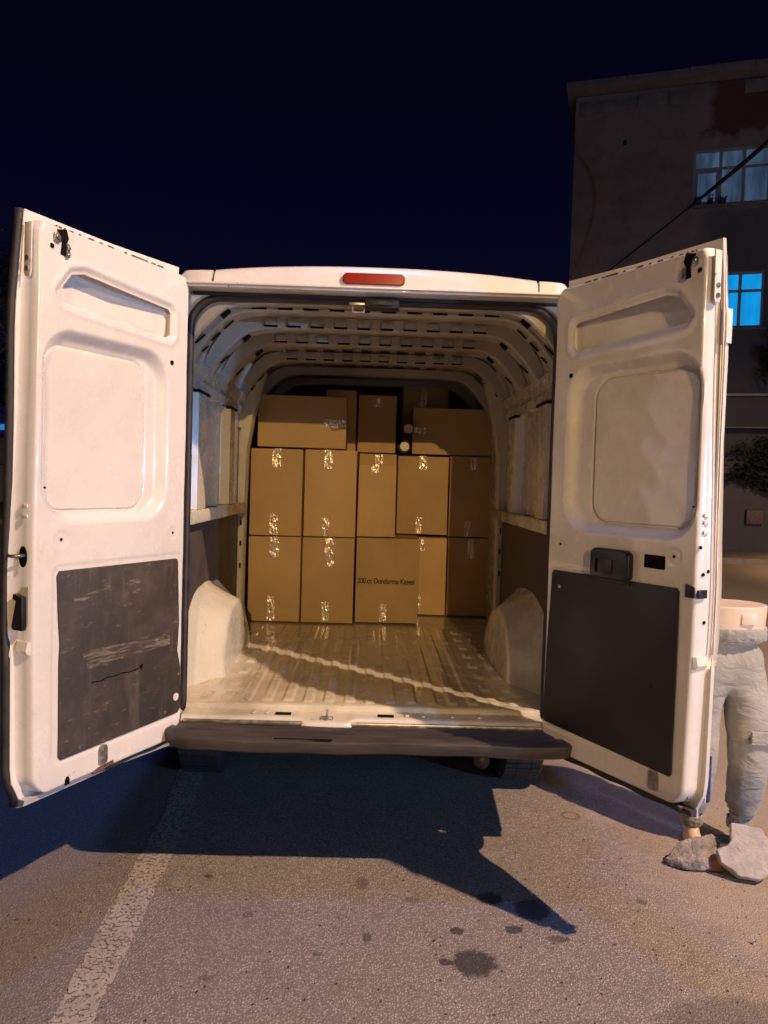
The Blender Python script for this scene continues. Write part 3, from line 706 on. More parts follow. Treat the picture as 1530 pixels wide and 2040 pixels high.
    if left:
        # rubber centre seal on the free edge
        g = MB(); rings = []
        for v in np.linspace(-.03, 2.0, 60):
            n0 = nsk(v); ue = W + usk(v); rings.append([xf(ue - .004, v, n0 + .008), xf(ue + .010, v, n0 + .004), xf(ue + .016, v, n0 - .012), xf(ue + .004, v, n0 - .028), xf(ue - .010, v, n0 - .016)])
        g.loft(rings); g.build('edge_seal', M['rubber'], dr, smooth=True)
        g = MB(); g.prism([(-.010, .60), (-.050, .60), (-.058, .625), (-.058, .70), (-.045, .73), (-.012, .735)], E, 0, .002); g.build('lock_pocket', M['inside'], dr)
        g = MB(); g.prism([(-.018, .70), (-.062, .71), (-.066, .69), (-.050, .685), (-.070, .595), (-.062, .585), (-.020, .585), (-.016, .60)], E, .002, .022); g.build('door_lock', M['black'], dr, bevel=.004)
        el = [(-.038 + .018 * math.cos(a), .835 + .036 * math.sin(a)) for a in [i * math.pi / 10 for i in range(20)]]
        g = MB(); g.prism(el, E, .001, .004); g.build('striker_recess', M['hole'], dr)
        g = MB(); g.tube([E(-.030, .84, .004), E(-.034, .84, .030), E(-.060, .838, .034), E(-.085, .838, .02)], .006, 8); g.build('striker_pin', M['metal'], dr, smooth=True)
        disc('round_hole_plug', .044, .180, .0165, M['white'], .0025, .003)
        for (u, v) in ((.030, .275), (.112, .130), (.571, .121)): disc('screw', u, v, .006, M['metal'], .0025, .003)
        g = MB(); g.prism([(.088, .415), (.535, .402), (.568, .47), (.088, .478)], xf, .0040, .0044); g.build('scratch_band', M['scratch'], dr)
        g = MB(); g.prism([(.42, .685), (.60, .655), (.61, .675), (.43, .70)], xf, .0040, .0043); g.build('scratch_band', M['scratch'], dr)
        cr = [(.52, .349), (.47, .345), (.44, .352), (.40, .348), (.36, .352), (.33, .346), (.28, .350), (.258, .352)]
        g = MB(); g.tube([xf(u, v, .0036) for u, v in cr], .0022, 6); g.prism([(.245, .365), (.272, .362), (.256, .342)], xf, .0036, .0044); g.build('board_crack', M['hole'], dr)
        g = MB(); g.prism([(.613, .000), (.634, .000), (.634, .020), (.628, .030), (.619, .030), (.613, .020)], xf, -.003, .0015); g.build('drain_notch', M['hole'], dr)
        g = MB(); g.cyl(xf(.612, .034, 0), Nn, .006, .0015, 10); g.cyl(xf(.592, .036, 0), Nn, .005, .0015, 10); g.build('plug', M['hem'], dr)
        g = MB(); g.prism([(.50, -.005), (.505, .004), (.48, .014), (.44, .018), (.40, .020), (.40, .008), (.46, -.002)], xf, -.006, .003); g.build('bottom_dent', M['rust'], dr)
    else:
        # inside handle
        hd = rrect(.286, .486, .775, .892, (.022, .022, .03, .03), 5)
        g = MB(); g.prism(hd, xf, .002, .036); hn = g.build('inside_handle', M['black'], dr, bevel=.008, seg=3)
        g = MB(); g.box(.318, .332, .796, .850, .0355, .0375, xf); g.build('handle_gap', M['hole'], hn)
        g = MB(); g.prism(rrect(.334, .408, .794, .852, (.006,) * 4, 3), xf, .034, .040); g.build('handle_lever', M['black'], hn, bevel=.002)
        g = MB(); g.prism([(.30, .762), (.47, .758), (.47, .776), (.30, .778)], xf, .002, .014); g.build('handle_base', M['black'], hn, bevel=.003)
        g = MB(); g.prism(rrect(.532, .627, .836, .886, (.004,) * 4, 3), xf, -.002, .0012); g.build('square_opening', M['hole'], dr)
        disc('clip_hole', .086, .706, .008, M['metal'], .0025, .0025)
        disc('screw', .59, .40, .004, M['hole'], .003, .001)
        # catch on the free-edge corner
        g = MB(); g.prism([(.722, .80), (.760, .79), (.760, .752), (.722, .752)], xf, -.002, .006); g.box(-.045, -.0, .752, .782, .0, .010, E); g.build('edge_catch', M['black'], dr, bevel=.003)
        for (a, b) in ((-.030, .835), (-.055, .845), (-.046, .665), (-.01, .93)):
            g = MB(); g.cyl(E(a, b, -.001), U, .0065, .003, 12); g.build('edge_hole', M['hole'], dr)
        # plastic block and folds on the outer edge, plate strip at the bottom
        g = MB(); ue = W + .030
        g.loft([[xf(ue - .014, v, -.060), xf(ue + .006 * k_, v, -.066), xf(ue + .012 * k_, v, -.084), xf(ue + .004, v, -.094)] for v, k_ in ((1.640, .5), (1.66, .7), (1.72, .5), (1.76, .1))]); g.build('edge_buffer', M['white'], dr, bevel=.002)
        for (n_, w_) in ((-.062, .0025), (-.074, .002)):
            g = MB(); g.tube([xf(W + .016 + usk(v) * .35, v, n_ * (nsk(v) / -.085)) for v in np.linspace(.55, 1.92, 30)], w_, 6); g.build('hem_fold', M['white'], dr, smooth=True)
        g = MB(); g.box(-.105, -.083, .02, .185, -.002, .006, lambda a, b, c_: xf(W + .020 + c_, b, a)); rs_ = g.build('edge_strip', simple('blue_reflector', (.012, .030, .16), .3), dr, bevel=.001); tag(rs_, 'blue strip with white border at the bottom outer edge')
        g = MB(); g.box(-.0825, -.078, .02, .185, -.002, .005, lambda a, b, c_: xf(W + .020 + c_, b, a)); g.build('strip_border', M['white'], rs_)
        g = MB(); g.prism([(.70, .02), (.745, .045), (.75, .035), (.72, .005)], xf, -.045, -.030); g.build('bottom_hook', M['metal'], dr, bevel=.002)
    # step cover at the free edge above the bumper line
    g = MB(); g.loft([[xf(W + .004, v, -.006), xf(W + .010 + k_, v, -.014), xf(W + .013 + k_, v, -.060), xf(W + .010, v, -.068)] for v, k_ in ((.50, .002), (.515, .010), (.545, .002))]); g.build('edge_step', M['white'], dr, smooth='auto')
    for v in (.02, .25, 1.0, 1.72):  # lowest one added to close a light leak at the bottom corner
        g = MB(); g.box(-.012, .03, v - .03, v + .03, -.040, -.022, xf); g.build('hinge', M['white'], dr, bevel=.004)
door(-1); door(1)

# ================================================================== LOAD
GB = 'cardboard boxes stacked in the van'
def wr(u): return u
def carton(label, x0, x1, y0, y1, z0, z1, tapes=(), yaw=0):
    cx, cy = (x0 + x1) / 2, y0
    t = thing('cardboard_box', label, 'box', (cx, cy + (y1 - y0) / 2, z0 + VZ), GB)
    g = VB(); r = .003
    nxs = 7; 
    # slightly bulged carton body
    g.box(x0 + .0035, x1 - .0035, y0, y1, z0, z1 - .003)
    o = g.build('carton', M['card'], t, bevel=.004, seg=2)
    bm = bmesh.new(); bm.from_mesh(o.data); 
    for v in bm.verts: v.co += noise.noise_vector(v.co * 4 + Vector((cx * 9, 0, z0))) * .0035
    bm.to_mesh(o.data); bm.free()
    # top flaps seam
    g = VB(); g.box(cx - .0015, cx + .0015, y0 + .01, y1 - .01, z1 - .003, z1 + .0004); g.build('flap_seam', M['cardedge'], t)
    for (a, b, c_, d) in tapes:
        a, b, c_, d = x0 + a * (x1 - x0), x0 + b * (x1 - x0), z0 + c_ * (z1 - z0), z0 + d * (z1 - z0)
        nx_, nz_ = 5, 12; P = []
        for j in range(nz_ + 1):
            for i in range(nx_ + 1):
                x = a + (b - a) * i / nx_; z = c_ + (d - c_) * j / nz_
                if j in (0, nz_): z += random.uniform(-.003, .003)
                P.append((x, y0 - .0035 - .0016 * noise.noise(Vector((x * 60, z * 45, cx * 7))), z))
        g = VB(); g.add(P, [(j * (nx_ + 1) + i, j * (nx_ + 1) + i + 1, (j + 1) * (nx_ + 1) + i + 1, (j + 1) * (nx_ + 1) + i) for j in range(nz_) for i in range(nx_)])
        g.build('tape', M['tape'], t, smooth=True)
    return t
random.seed(5)
d = .46
carton('leftmost box of the bottom row, beside the left wheel arch', -.852, -.480, 5.40, 5.40 + d, .556, 1.158, [(.41, .58, .75, .995), (.38, .53, .01, .30)])
carton('second box from the left in the bottom row, left of the printed box', -.473, -.103, 5.40, 6.05, .556, 1.160, [(.43, .60, .66, .995), (.40, .54, .02, .25)])
pb = carton('wide box in the bottom row printed 200.cc Dondurma Kasesi', -.096, .360, 5.45, 6.25, .556, 1.166, [(.40, .50, .02, .22)])
carton('narrow visible box in the bottom row just right of the printed box', .366, .592, 5.84, 6.55, .556, 1.150, [(.02, .24, .83, .995), (.0, .16, .02, .26)])
carton('rightmost box of the bottom row, by the right wheel arch', .598, .965, 5.84, 6.30, .556, 1.155, [(.41, .55, .73, .99)])
carton('leftmost box of the middle row, against the left pillar', -.852, -.480, 5.40, 5.40 + d, 1.163, 1.776, [(.42, .58, .78, .995), (.39, .54, .01, .25)])
carton('second box from the left in the middle row, under the wide left top box', -.473, -.103, 5.40, 6.05, 1.165, 1.778, [(.38, .54, .78, .995), (.37, .50, .01, .22)])
carton('smaller box standing on the printed box, under the dim centre box', -.096, .179, 5.45, 5.80, 1.172, 1.681, [(.34, .53, .87, .995)])
carton('box whose lit upper strip shows just above the smaller centre box', -.100, .190, 5.84, 6.24, 1.172, 1.776, [(.42, .62, .83, .985)])
carton('box right of the centre gap in the middle row, bright tape at its top', .197, .588, 5.84, 6.60, 1.172, 1.768, [(.42, .56, .83, .995), (.38, .50, .01, .22)])
carton('rightmost box of the middle row, half in shadow', .594, .965, 5.84, 6.30, 1.162, 1.776, [(.42, .54, .83, .98), (.34, .46, .01, .2)])
carton('wide box lying on top at the left, tape across its right side', -.809, -.185, 5.40, 5.76, 1.786, 2.148, [(.74, .995, .42, .56)])
carton('dim box in the top centre behind, a small glint of tape', -.118, .180, 5.88, 6.24, 1.784, 2.222, [(.45, .57, .78, .96)])
carton('wide box lying on top at the right, beside the two round sleeves', .297, .918, 5.84, 6.20, 1.784, 2.134, [(0.0, .17, .43, .57)])
carton('tall dark box rising behind the wide right top box', .231, .606, 6.22, 6.58, 1.776, 2.340, [(.38, .52, .70, .98)])
carton('dark box glimpsed in the gap right of the wide left top box', -.36, -.125, 5.80, 6.04, 1.786, 2.245, [])

cu = bpy.data.curves.new('printed_text', 'FONT'); cu.body = '200.cc Dondurma Kasesi'; cu.size = .052; cu.space_character = .96; cu.offset = .0011
to = bpy.data.objects.new('tmp', cu); C.objects.link(to); bpy.context.view_layer.update()
dg = bpy.context.evaluated_depsgraph_get(); me = bpy.data.meshes.new_from_object(to.evaluated_get(dg)); bpy.data.objects.remove(to)
xs_ = [v.co.x for v in me.vertices]; wt = max(xs_) - min(xs_); k = .405 / wt
for v in me.vertices: v.co = Vector((-.079 + (v.co.x - min(xs_)) * k, 5.4450, .838 + VZ + v.co.y * 1.05))
me.materials.append(M['ink']); po = bpy.data.objects.new('printed_text', me); C.objects.link(po); adopt(po, pb); po['label'] = 'black printed text 200.cc Dondurma Kasesi'

for (x, z, lb) in ((.262, 1.962, 'upper of two dark round sleeves with pale ends beside the right top box'), (.238, 1.829, 'lower of two dark round sleeves with pale ends beside the right top box')):
    t = thing('cup_sleeve', lb, 'cup sleeve', (x, 5.76, z + VZ), 'round sleeves between the boxes')
    g = VB(); g.loft([[(x + r * math.cos(a), y, z + r * math.sin(a)) for a in [i * math.pi / 14 for i in range(28)]] for y, r in ((5.70, .034), (5.705, .038), (5.72, .042), (5.9, .044), (5.905, .050), (6.0, .052))]); g.build('sleeve', M['sleeve'], t, smooth='auto')
    g = VB(); g.loft([[(x + r * math.cos(a), y, z + r * math.sin(a)) for a in [i * math.pi / 14 for i in range(28)]] for y, r in ((5.699, .034), (5.694, .034), (5.694, .030), (5.698, .029))]); g.build('end_cap', M['capend'], t, smooth='auto')

# ================================================================== MANNEQUIN with joggers
q = NM('trouser_cloth'); nz = q.noise(6, 6, .6, dist=.6); nz2 = q.noise(420, 2, .5)
nb = q.bump(q.noise(9, 4, .55, stretch=(1, 1, 1.8), dist=.8), .55, .03); nb = q.bump(nz2, .15, .001, nb)
M['cloth'] = q.set(color=q.mix(q.ramp(nz, .3, .7), (.28, .275, .245), (.34, .335, .30)), rough=.85, sheen=.15, normal=nb)
mq = thing('mannequin', 'half body mannequin wearing pale grey cargo joggers, behind the right door', 'mannequin', (1.73, 3.58, 0))
def skinmesh(verts, edges, radii, root=0, sub=2):
    me = bpy.data.meshes.new('s'); me.from_pydata(verts, edges, []); o = bpy.data.objects.new('s', me); C.objects.link(o)
    md = o.modifiers.new('k', 'SKIN'); sb = o.modifiers.new('u', 'SUBSURF'); sb.levels = sub; sb.render_levels = sub
    for i, r in enumerate(radii): me.skin_vertices[0].data[i].radius = r if isinstance(r, tuple) else (r, r)
    me.skin_vertices[0].data[root].use_root = True
    bpy.context.view_layer.update(); dg = bpy.context.evaluated_depsgraph_get(); out = bpy.data.meshes.new_from_object(o.evaluated_get(dg)); bpy.data.objects.remove(o); return out
mx0, my0 = 1.715, 3.62
V_ = [(mx0, my0, .92), (mx0, my0, 1.06), (mx0 - .095, my0, .80), (mx0 - .105, my0 + .01, .62), (mx0 - .112, my0 - .01, .42), (mx0 - .115, my0 + .02, .24), (mx0 - .115, my0 + .03, .13),
      (mx0 + .095, my0, .80), (mx0 + .110, my0 - .03, .62), (mx0 + .118, my0 - .06, .42), (mx0 + .105, my0 - .03, .24), (mx0 + .100, my0 - .01, .13)]
E_ = [(0, 1), (0, 2), (2, 3), (3, 4), (4, 5), (5, 6), (0, 7), (7, 8), (8, 9), (9, 10), (10, 11)]
R_ = [(.168, .12), (.16, .12), .110, .104, .096, .088, .056, .114, .108, .100, .090, .056]
me = skinmesh(V_, E_, R_, 0, 3)
for v in me.vertices:
    p = v.co; a = .0065 if p.z > .3 else .012
    v.co += noise.noise_vector(Vector((p.x * 9, p.y * 9, p.z * 16))) * a
    v.co += noise.noise_vector(Vector((p.x * 22, p.y * 22, p.z * 40))) * .004
    if .13 < p.z < .24: v.co.x += .006 * math.sin(p.z * 260)
me.materials.append(M['cloth']); me.shade_smooth(); tr_ = bpy.data.objects.new('trousers', me); C.objects.link(tr_); adopt(tr_, mq)
def ring_el(cx, cy, z, rx, ry, n=40, wob=0, ph=0): return [(cx + (rx + wob * math.sin(k * 1.9 + ph)) * math.cos(2 * math.pi * k / n), cy + (ry + wob * math.sin(k * 1.9 + ph)) * math.sin(2 * math.pi * k / n), z + wob * .6 * math.cos(k * 2.3)) for k in range(n)]
g = MB(); g.loft([ring_el(mx0, my0, z, rx, ry) for z, rx, ry in ((1.0, .170, .125), (1.05, .176, .132), (1.10, .178, .136), (1.15, .182, .14), (1.168, .182, .14), (1.172, .178, .136))])
g.build('hip_form', M['skin'], mq, smooth='auto')
g = MB(); g.prism(rrect(mx0 + .005, mx0 + .075, 1.092, 1.142, (.006,) * 4, 3), lambda a, b, c_: (a, my0 - .139 + c_ - .004 * (0), b), -.004, .01); bp = g.build('size_plate', M['skin'], mq, bevel=.002)
g = MB(); g.loft([ring_el(mx0, my0, z, rx, ry, 90, .0035, ph) for z, rx, ry, ph in ((1.005, .176, .136, 0), (1.012, .184, .143, 1), (1.06, .183, .142, 1), (1.068, .181, .141, 0), (1.069, .172, .132, 0))], cap=False)
g.build('waistband', M['cloth'], mq, smooth=True)
for sx_, cz in ((-.115, .03), (.100, -.01)):
    g = MB(); g.loft([ring_el(mx0 + sx_, my0 + cz, z, r, r, 44, .003, ph) for z, r, ph in ((.088, .048, 0), (.096, .052, 1), (.115, .054, 2), (.132, .054, 1), (.142, .050, 0))], cap=False); g.build('ankle_cuff', M['cloth'], mq, smooth=True)
for sx_, cy_ in ((-.115, my0 + .03), (.100, my0 - .01)):
    g = MB(); g.loft([ring_el(mx0 + sx_, cy_ - dy, z, rx, ry, 20) for z, rx, ry, dy in ((.0, .032, .085, .045), (.012, .038, .095, .045), (.035, .036, .08, .035), (.06, .034, .055, .015), (.085, .036, .042, 0), (.16, .043, .043, 0))]); g.build('foot', M['skin'], mq, smooth='auto')
for (a, b) in ((mx0 + .105, .60),):
    g = MB()
    P = [(x_, my0 - .03 - .118 + .32 * max(0, (x_ - a - .03)) ** 1.5 - .012, z_) for z_ in (b - .055, b) for x_ in np.linspace(a - .035, a + .085, 7)]
    n7 = 7; g.add(P + [(p[0], p[1] + .012, p[2]) for p in P], [(i, i + 1, i + 1 + n7, i + n7) for i in range(6)] + [(14 + i, 14 + i + 1, 14 + i + 1 + n7, 14 + i + n7) for i in range(6)] + [(i, i + 1, 14 + i + 1, 14 + i) for i in range(6)] + [(7 + i, 7 + i + 1, 21 + i + 1, 21 + i) for i in range(6)] + [(0, 7, 21, 14), (6, 13, 27, 20)])
    g.build('pocket_flap', M['cloth'], mq, bevel=.003)
g = MB(); g.cyl((mx0, my0 + .08, 0), (0, 0, 1), .14, .008, 28); g.build('stand', M['metal'], mq, smooth='auto')

# ================================================================== RUBBLE
def rubble(name, label, cat, cx, cy, pts, mat, amp, seed, sub=3):
    bm = bmesh.new()
    for p in pts: bm.verts.new(p)
    r = bmesh.ops.convex_hull(bm, input=bm.verts[:]); 
    for v in [v for v in bm.verts if not v.link_faces]: bm.verts.remove(v)
    bmesh.ops.bevel(bm, geom=bm.edges[:], offset=.006, segments=1, affect='EDGES')
    bmesh.ops.triangulate(bm, faces=bm.faces[:]); 
    for _ in range(sub): bmesh.ops.subdivide_edges(bm, edges=bm.edges[:], cuts=1)
    for v in bm.verts:
        v.co += noise.noise_vector(v.co * 14 + Vector((seed, 0, 0))) * amp + noise.noise_vector(v.co * 45 + Vector((seed, 3, 0))) * amp * .45
        v.co.z = max(v.co.z, .0)
    me = bpy.data.meshes.new(name); bm.to_mesh(me); bm.free(); me.shade_smooth(); me.set_sharp_from_angle(angle=math.radians(32)); me.materials.append(mat)
    o = bpy.data.objects.new(name, me); o.location = (cx, cy, 0); C.objects.link(o); return tag(o, label, cat)
rubble('stone_lump', 'rough grey stone lump by the bottom corner of the right door', 'rock', 1.535, 3.46,
       [(-.125, -.05, .0), (-.07, -.095, .0), (.04, -.09, .0), (.06, -.03, 0), (.03, .06, 0), (-.09, .05, 0), (-.10, -.07, .03), (-.03, -.09, .060), (.03, -.06, .08), (-.03, -.02, .115), (.04, .0, .125), (.09, .03, .11), (.13, -.01, .10), (.12, -.04, .06), (-.09, .0, .07), (-.15, -.03, .02)], M['rock'], .016, 3)
rubble('brick_piece', 'orange brick piece wedged behind the rough stone lump', 'brick', 1.585, 3.40, [(-.06, -.02, 0), (.05, -.03, 0), (.06, .04, 0), (-.05, .05, 0), (-.05, -.02, .05), (.045, -.02, .06), (.05, .03, .06), (-.05, .04, .05)], M['brick'], .006, 9, 2)
# broken paver with a notch, tilted
notch = [(x_ * .88, y_ * .88) for x_, y_ in [(-.115, -.055), (-.03, -.125), (.055, -.145), (.125, -.10), (.15, .02), (.125, .10), (.02, .125), (-.020, .135), (-.035, .045), (-.075, .015), (-.12, .0)]]
bm = bmesh.new(); R = Matrix.Rotation(math.radians(52), 4, 'X') @ Matrix.Rotation(math.radians(-8), 4, 'Y')
bot = [bm.verts.new(R @ Vector((x, y, -.05))) for x, y in notch]; top = [bm.verts.new(R @ Vector((x, y, .0))) for x, y in notch]
bm.faces.new(bot[::-1]); bm.faces.new(top)
for i in range(len(notch)): j = (i + 1) % len(notch); bm.faces.new([bot[i], bot[j], top[j], top[i]])
bmesh.ops.recalc_face_normals(bm, faces=bm.faces); bmesh.ops.bevel(bm, geom=bm.edges[:], offset=.004, segments=1, affect='EDGES'); bmesh.ops.triangulate(bm, faces=bm.faces[:])
for _ in range(4): bmesh.ops.subdivide_edges(bm, edges=[e for e in bm.edges if e.calc_length() > .012], cuts=1); 
zm = min(v.co.z for v in bm.verts)
for v in bm.verts: v.co.z -= zm; v.co += noise.noise_vector(v.co * 16) * .006 + noise.noise_vector(v.co * 55) * .0025
me = bpy.data.meshes.new('paver_fragment'); bm.to_mesh(me); bm.free(); me.shade_smooth(); me.set_sharp_from_angle(angle=math.radians(30)); me.materials.append(M['paver'])
o = bpy.data.objects.new('paver_fragment', me); o.location = (1.70, 3.34, 0); C.objects.link(o); tag(o, 'broken concrete paver with a notch, tilted in front of the mannequin', 'paver')
rubble('pebble', 'small pale pebble in front of the broken paver', 'pebble', 1.53, 2.88, [(-.008, -.006, 0), (.009, -.005, 0), (.006, .007, 0), (-.006, .006, 0), (0, 0, .012), (.005, .002, .010)], M['paver'], .002, 5, 1)

# ================================================================== BUILDING on the right
q = NM('old_render')
n1 = q.noise(.55, 7, .65); n2 = q.noise(2.6, 6, .7); sx2 = q.n('ShaderNodeSeparateXYZ'); q.l(q.c, sx2.inputs[0])
c = q.mix(q.ramp(n1, .35, .7), (.17, .125, .100), (.25, .19, .155)); c = q.mix(q.math('MULTIPLY', q.ramp(n2, .5, .75), .5), c, (.04, .032, .03))
wv2 = q.math('MULTIPLY', q.math('SUBTRACT', n2, .5), .8)
br_ = q.math('MULTIPLY', q.ramp(q.math('ADD', sx2.outputs[0], wv2), -1.0, -.7), q.ramp(q.math('ADD', sx2.outputs[2], wv2), 10.9, 11.05)); c = q.mix(q.math('MULTIPLY', br_, .85), c, (.075, .022, .012))
lo_ = q.math('MULTIPLY', q.ramp(q.math('ADD', sx2.outputs[0], wv2), -1.2, -.6), q.ramp(q.math('ADD', sx2.outputs[2], wv2), 8.9, 9.1, 1, 0)); c = q.mix(q.math('MULTIPLY', lo_, .7), c, (.06, .06, .065))
M['render'] = q.set(color=c, rough=.92, normal=q.bump(q.noise(14, 5, .7), .6, .02))
M['eave'] = simple('eave_boards', (.16, .13, .11), .8, 0, .25, 3)
M['pvc'] = simple('window_frame_paint', (.26, .225, .21), .5, 0, .1, 5)
def emis(name, col, st, var=.15):
    q = NM(name); n = q.noise(1.6, 3, .5, stretch=(2.5, 1, .6)); c = q.mix(q.ramp(n, .3, .7), tuple(x * (1 - var) for x in col), tuple(x * (1 + var) for x in col))
    return q.set(color=(.02, .02, .02), em=c, es=st, rough=.15)
M['bluewin'] = emis('blue_lit_curtain', (.004, .29, .72), 1.0, .16)
M['dimwin'] = emis('dim_lit_curtain', (.034, .062, .110), 1.0, .4)
ang = math.radians(18); BX, BY = 9.40, 20.0
def bw(d_, z, n_=0): return (BX + d_ * math.cos(ang) + n_ * math.sin(ang) * -1, BY - d_ * math.sin(ang) - n_ * math.cos(ang), z)
bld = bpy.data.objects.new('building', None); bld.location = (BX, BY, 0); bld.rotation_euler = (0, 0, -ang); C.objects.link(bld)
tag(bld, 'dark three storey building at the right with two blue lit windows', 'building')
class LB(MB):
    def build(s, name, mat, parent=None, **kw):
        o = MB.build(s, name, mat, None, **kw); o.parent = parent if parent else bld; return o
wins = [(-1.25, .62, 9.14, 10.60, 'dimwin', 'dim grey-blue lit upper window'), (-1.1, .60, 5.94, 7.40, 'bluewin', 'bright blue lit lower window')]
g = LB()
# facade with real openings: x columns and z rows (front face at y=0, wall .3 thick)

for (x0, x1, z0, z1) in [(-4.32, -1.25, 0, 12.30), (.82, 9.0, 0, 12.30), (-1.25, .82, 10.60, 12.30), (-1.25, .82, 7.40, 9.14), (-1.25, .82, 0, 5.94)]: g.box(x0, x1, 0, .3, z0, z1)
g.box(.62, .82, 0, .3, 9.14, 10.60); g.box(-1.25, -1.1, 0, .3, 5.94, 7.40); g.box(.60, .82, 0, .3, 5.94, 7.40)
g.build('wall', M['render'])
g = LB(); g.box(-4.32, -4.02, .3, 8, 0, 12.30); g.box(8.7, 9.0, .3, 8, 0, 12.30); g.box(-4.02, 8.7, 7.7, 8, 0, 12.30); g.build('side_wall', M['render'])
g = LB(); g.box(-4.55, 9.3, -.45, 8.3, 12.33, 12.45); rf = g.build('roof', M['eave'], bevel=.02)
for i in range(9):
    g = LB(); x0 = -4.55 + i * 1.54; g.box(x0 + .008, x0 + 1.532, -.50, -.452, 12.29, 12.50); f_ = g.build('fascia_board', M['eave'], rf, bevel=.01)
    f_.location.z = random.uniform(-.015, .015)
for (x0, x1, dz) in ((-4.2, -2.75, 0), (-2.72, -1.95, .05), (-1.93, -.95, .03), (-.1, .45, .12)):
    g = LB(); g.box(x0, x1, -.05, -.003, 11.80 + dz, 12.14 + dz); g.build('eave_board', M['eave'], None, bevel=.012)
for (x0, x1, z0, z1, mt, lb) in wins:
    w_ = x1 - x0
    g = LB(); fr = .07
    g.box(x0, x0 + fr, .06, .14, z0, z1); g.box(x1 - fr, x1, .06, .14, z0, z1); g.box(x0 + fr, x1 - fr, .06, .14, z0, z0 + fr); g.box(x0 + fr, x1 - fr, .06, .14, z1 - fr, z1)
    c1, c2 = x0 + w_ * .36, x0 + w_ * .66; zt = z0 + (z1 - z0) * .66
    for cc in (c1, c2): g.box(cc - .04, cc + .04, .07, .135, z0 + fr, z1 - fr)
    wf = g.build('window', M['pvc'], None); tag(wf, lb)
    cols = [(x0 + fr, c1 - .04), (c1 + .04, c2 - .04), (c2 + .04, x1 - fr)]
    for k, (a, b) in enumerate(cols):
        g = LB(); g.box(a, b, .075, .13, zt - .035, zt + .035); g.build('transom', M['pvc'], wf)
        for (c0, c3) in ((z0 + fr, zt - .035), (zt + .035, z1 - fr)):
            g = LB(); ins_ = .06 if (k == 0 and c0 < zt - .1) else 0
            if ins_:
                g.box(a, a + ins_, .065, .12, c0, c3); g.box(b - ins_, b, .065, .12, c0, c3); g.box(a + ins_, b - ins_, .065, .12, c0, c0 + ins_); g.box(a + ins_, b - ins_, .065, .12, c3 - ins_, c3); g.build('sash', M['pvc'], wf)
                g = LB()
            g.box(a + ins_, b - ins_, .10, .108, c0 + ins_, c3 - ins_); g.build('pane', M[mt], wf)
    g = LB(); g.box(x0 - .08, x1 + .08, -.12, .06, z0 - .07, z0 - .003); g.build('window_sill', M['eave'], wf, bevel=.01)
g = LB(); g.box(-.6, 6, -.18, -.003, 4.16, 4.22); g.build('white_ledge', M['pvc'])
g = LB(); g.box(-.6, 6, -.5, -.003, 3.30, 3.34); g.build('awning_edge', M['eave'])
g = LB(); g.box(.40, .80, -.2, -.003, .85, 1.22); g.build('meter_box', M['rust'], None, bevel=.02)
g = LB(); g.cyl((-3.0, .02, 10.95), (0, -1, 0), .05, .12, 10); g.build('wall_vent', M['hole'])
# pots on the upper sill
for k, (dx, r, h_) in enumerate(((-1.10, .12, .20), (-.80, .10, .17), (-.52, .15, .13))):
    p = bw(dx, 0); base = bld.matrix_basis @ Vector((dx, -.03, 9.137))
    lbs = ('round dark flower pot at the left end of the upper sill', 'square dark flower pot in the middle of the upper sill, sprig rising', 'wide low flower pot with leaves on the upper sill')
    t = thing('flower_pot', lbs[k], 'flower pot', base, 'flower pots on the upper window sill')
    g = MB(); n_ = 4 if k == 1 else 16
    g.loft([[(base.x + r_ * .75 * math.cos(2 * math.pi * i / n_ + .78), base.y + r_ * .75 * math.sin(2 * math.pi * i / n_ + .78), base.z + z_) for i in range(n_)] for z_, r_ in ((0, r * .8), (h_, r), (h_, r * .88), (h_ - .02, r * .86))]); g.build('pot', M['rubber'], t)
    g = MB(); random.seed(k)
    for i in range(26 if k else 14):
        c0 = Vector((base.x + random.uniform(-r, r) * .8, base.y + random.uniform(-.06, .06), base.z + h_ + random.uniform(0, .16 if k == 1 else .08))); a = Vector([random.uniform(-1, 1) for _ in range(3)]).normalized() * .05; b = a.orthogonal().normalized() * .022
        g.add([c0 - a, c0 + b, c0 + a, c0 - b], [(0, 1, 2, 3)])
    g.build('leaves', simple('pot_leaves_%d' % k, (.05, .08, .03), .7), t)
# pavement in front of the building
g = MB(); P0 = [bw(-30, 0, 2.6), bw(14, 0, 2.6), bw(14, 0, 0), bw(-30, 0, 0)]
M['pave'] = simple('pavement_concrete', (.26, .21, .165), .9, 0, .3, 3, .5, .01)
g.add([(p[0], p[1], 0) for p in P0] + [(p[0], p[1], .14) for p in P0], [(4, 5, 6, 7), (0, 1, 5, 4), (1, 2, 6, 5), (3, 0, 4, 7)])
tag(g.build('pavement', M['pave']), 'raised pavement along the foot of the dark building', None, None, 'structure')

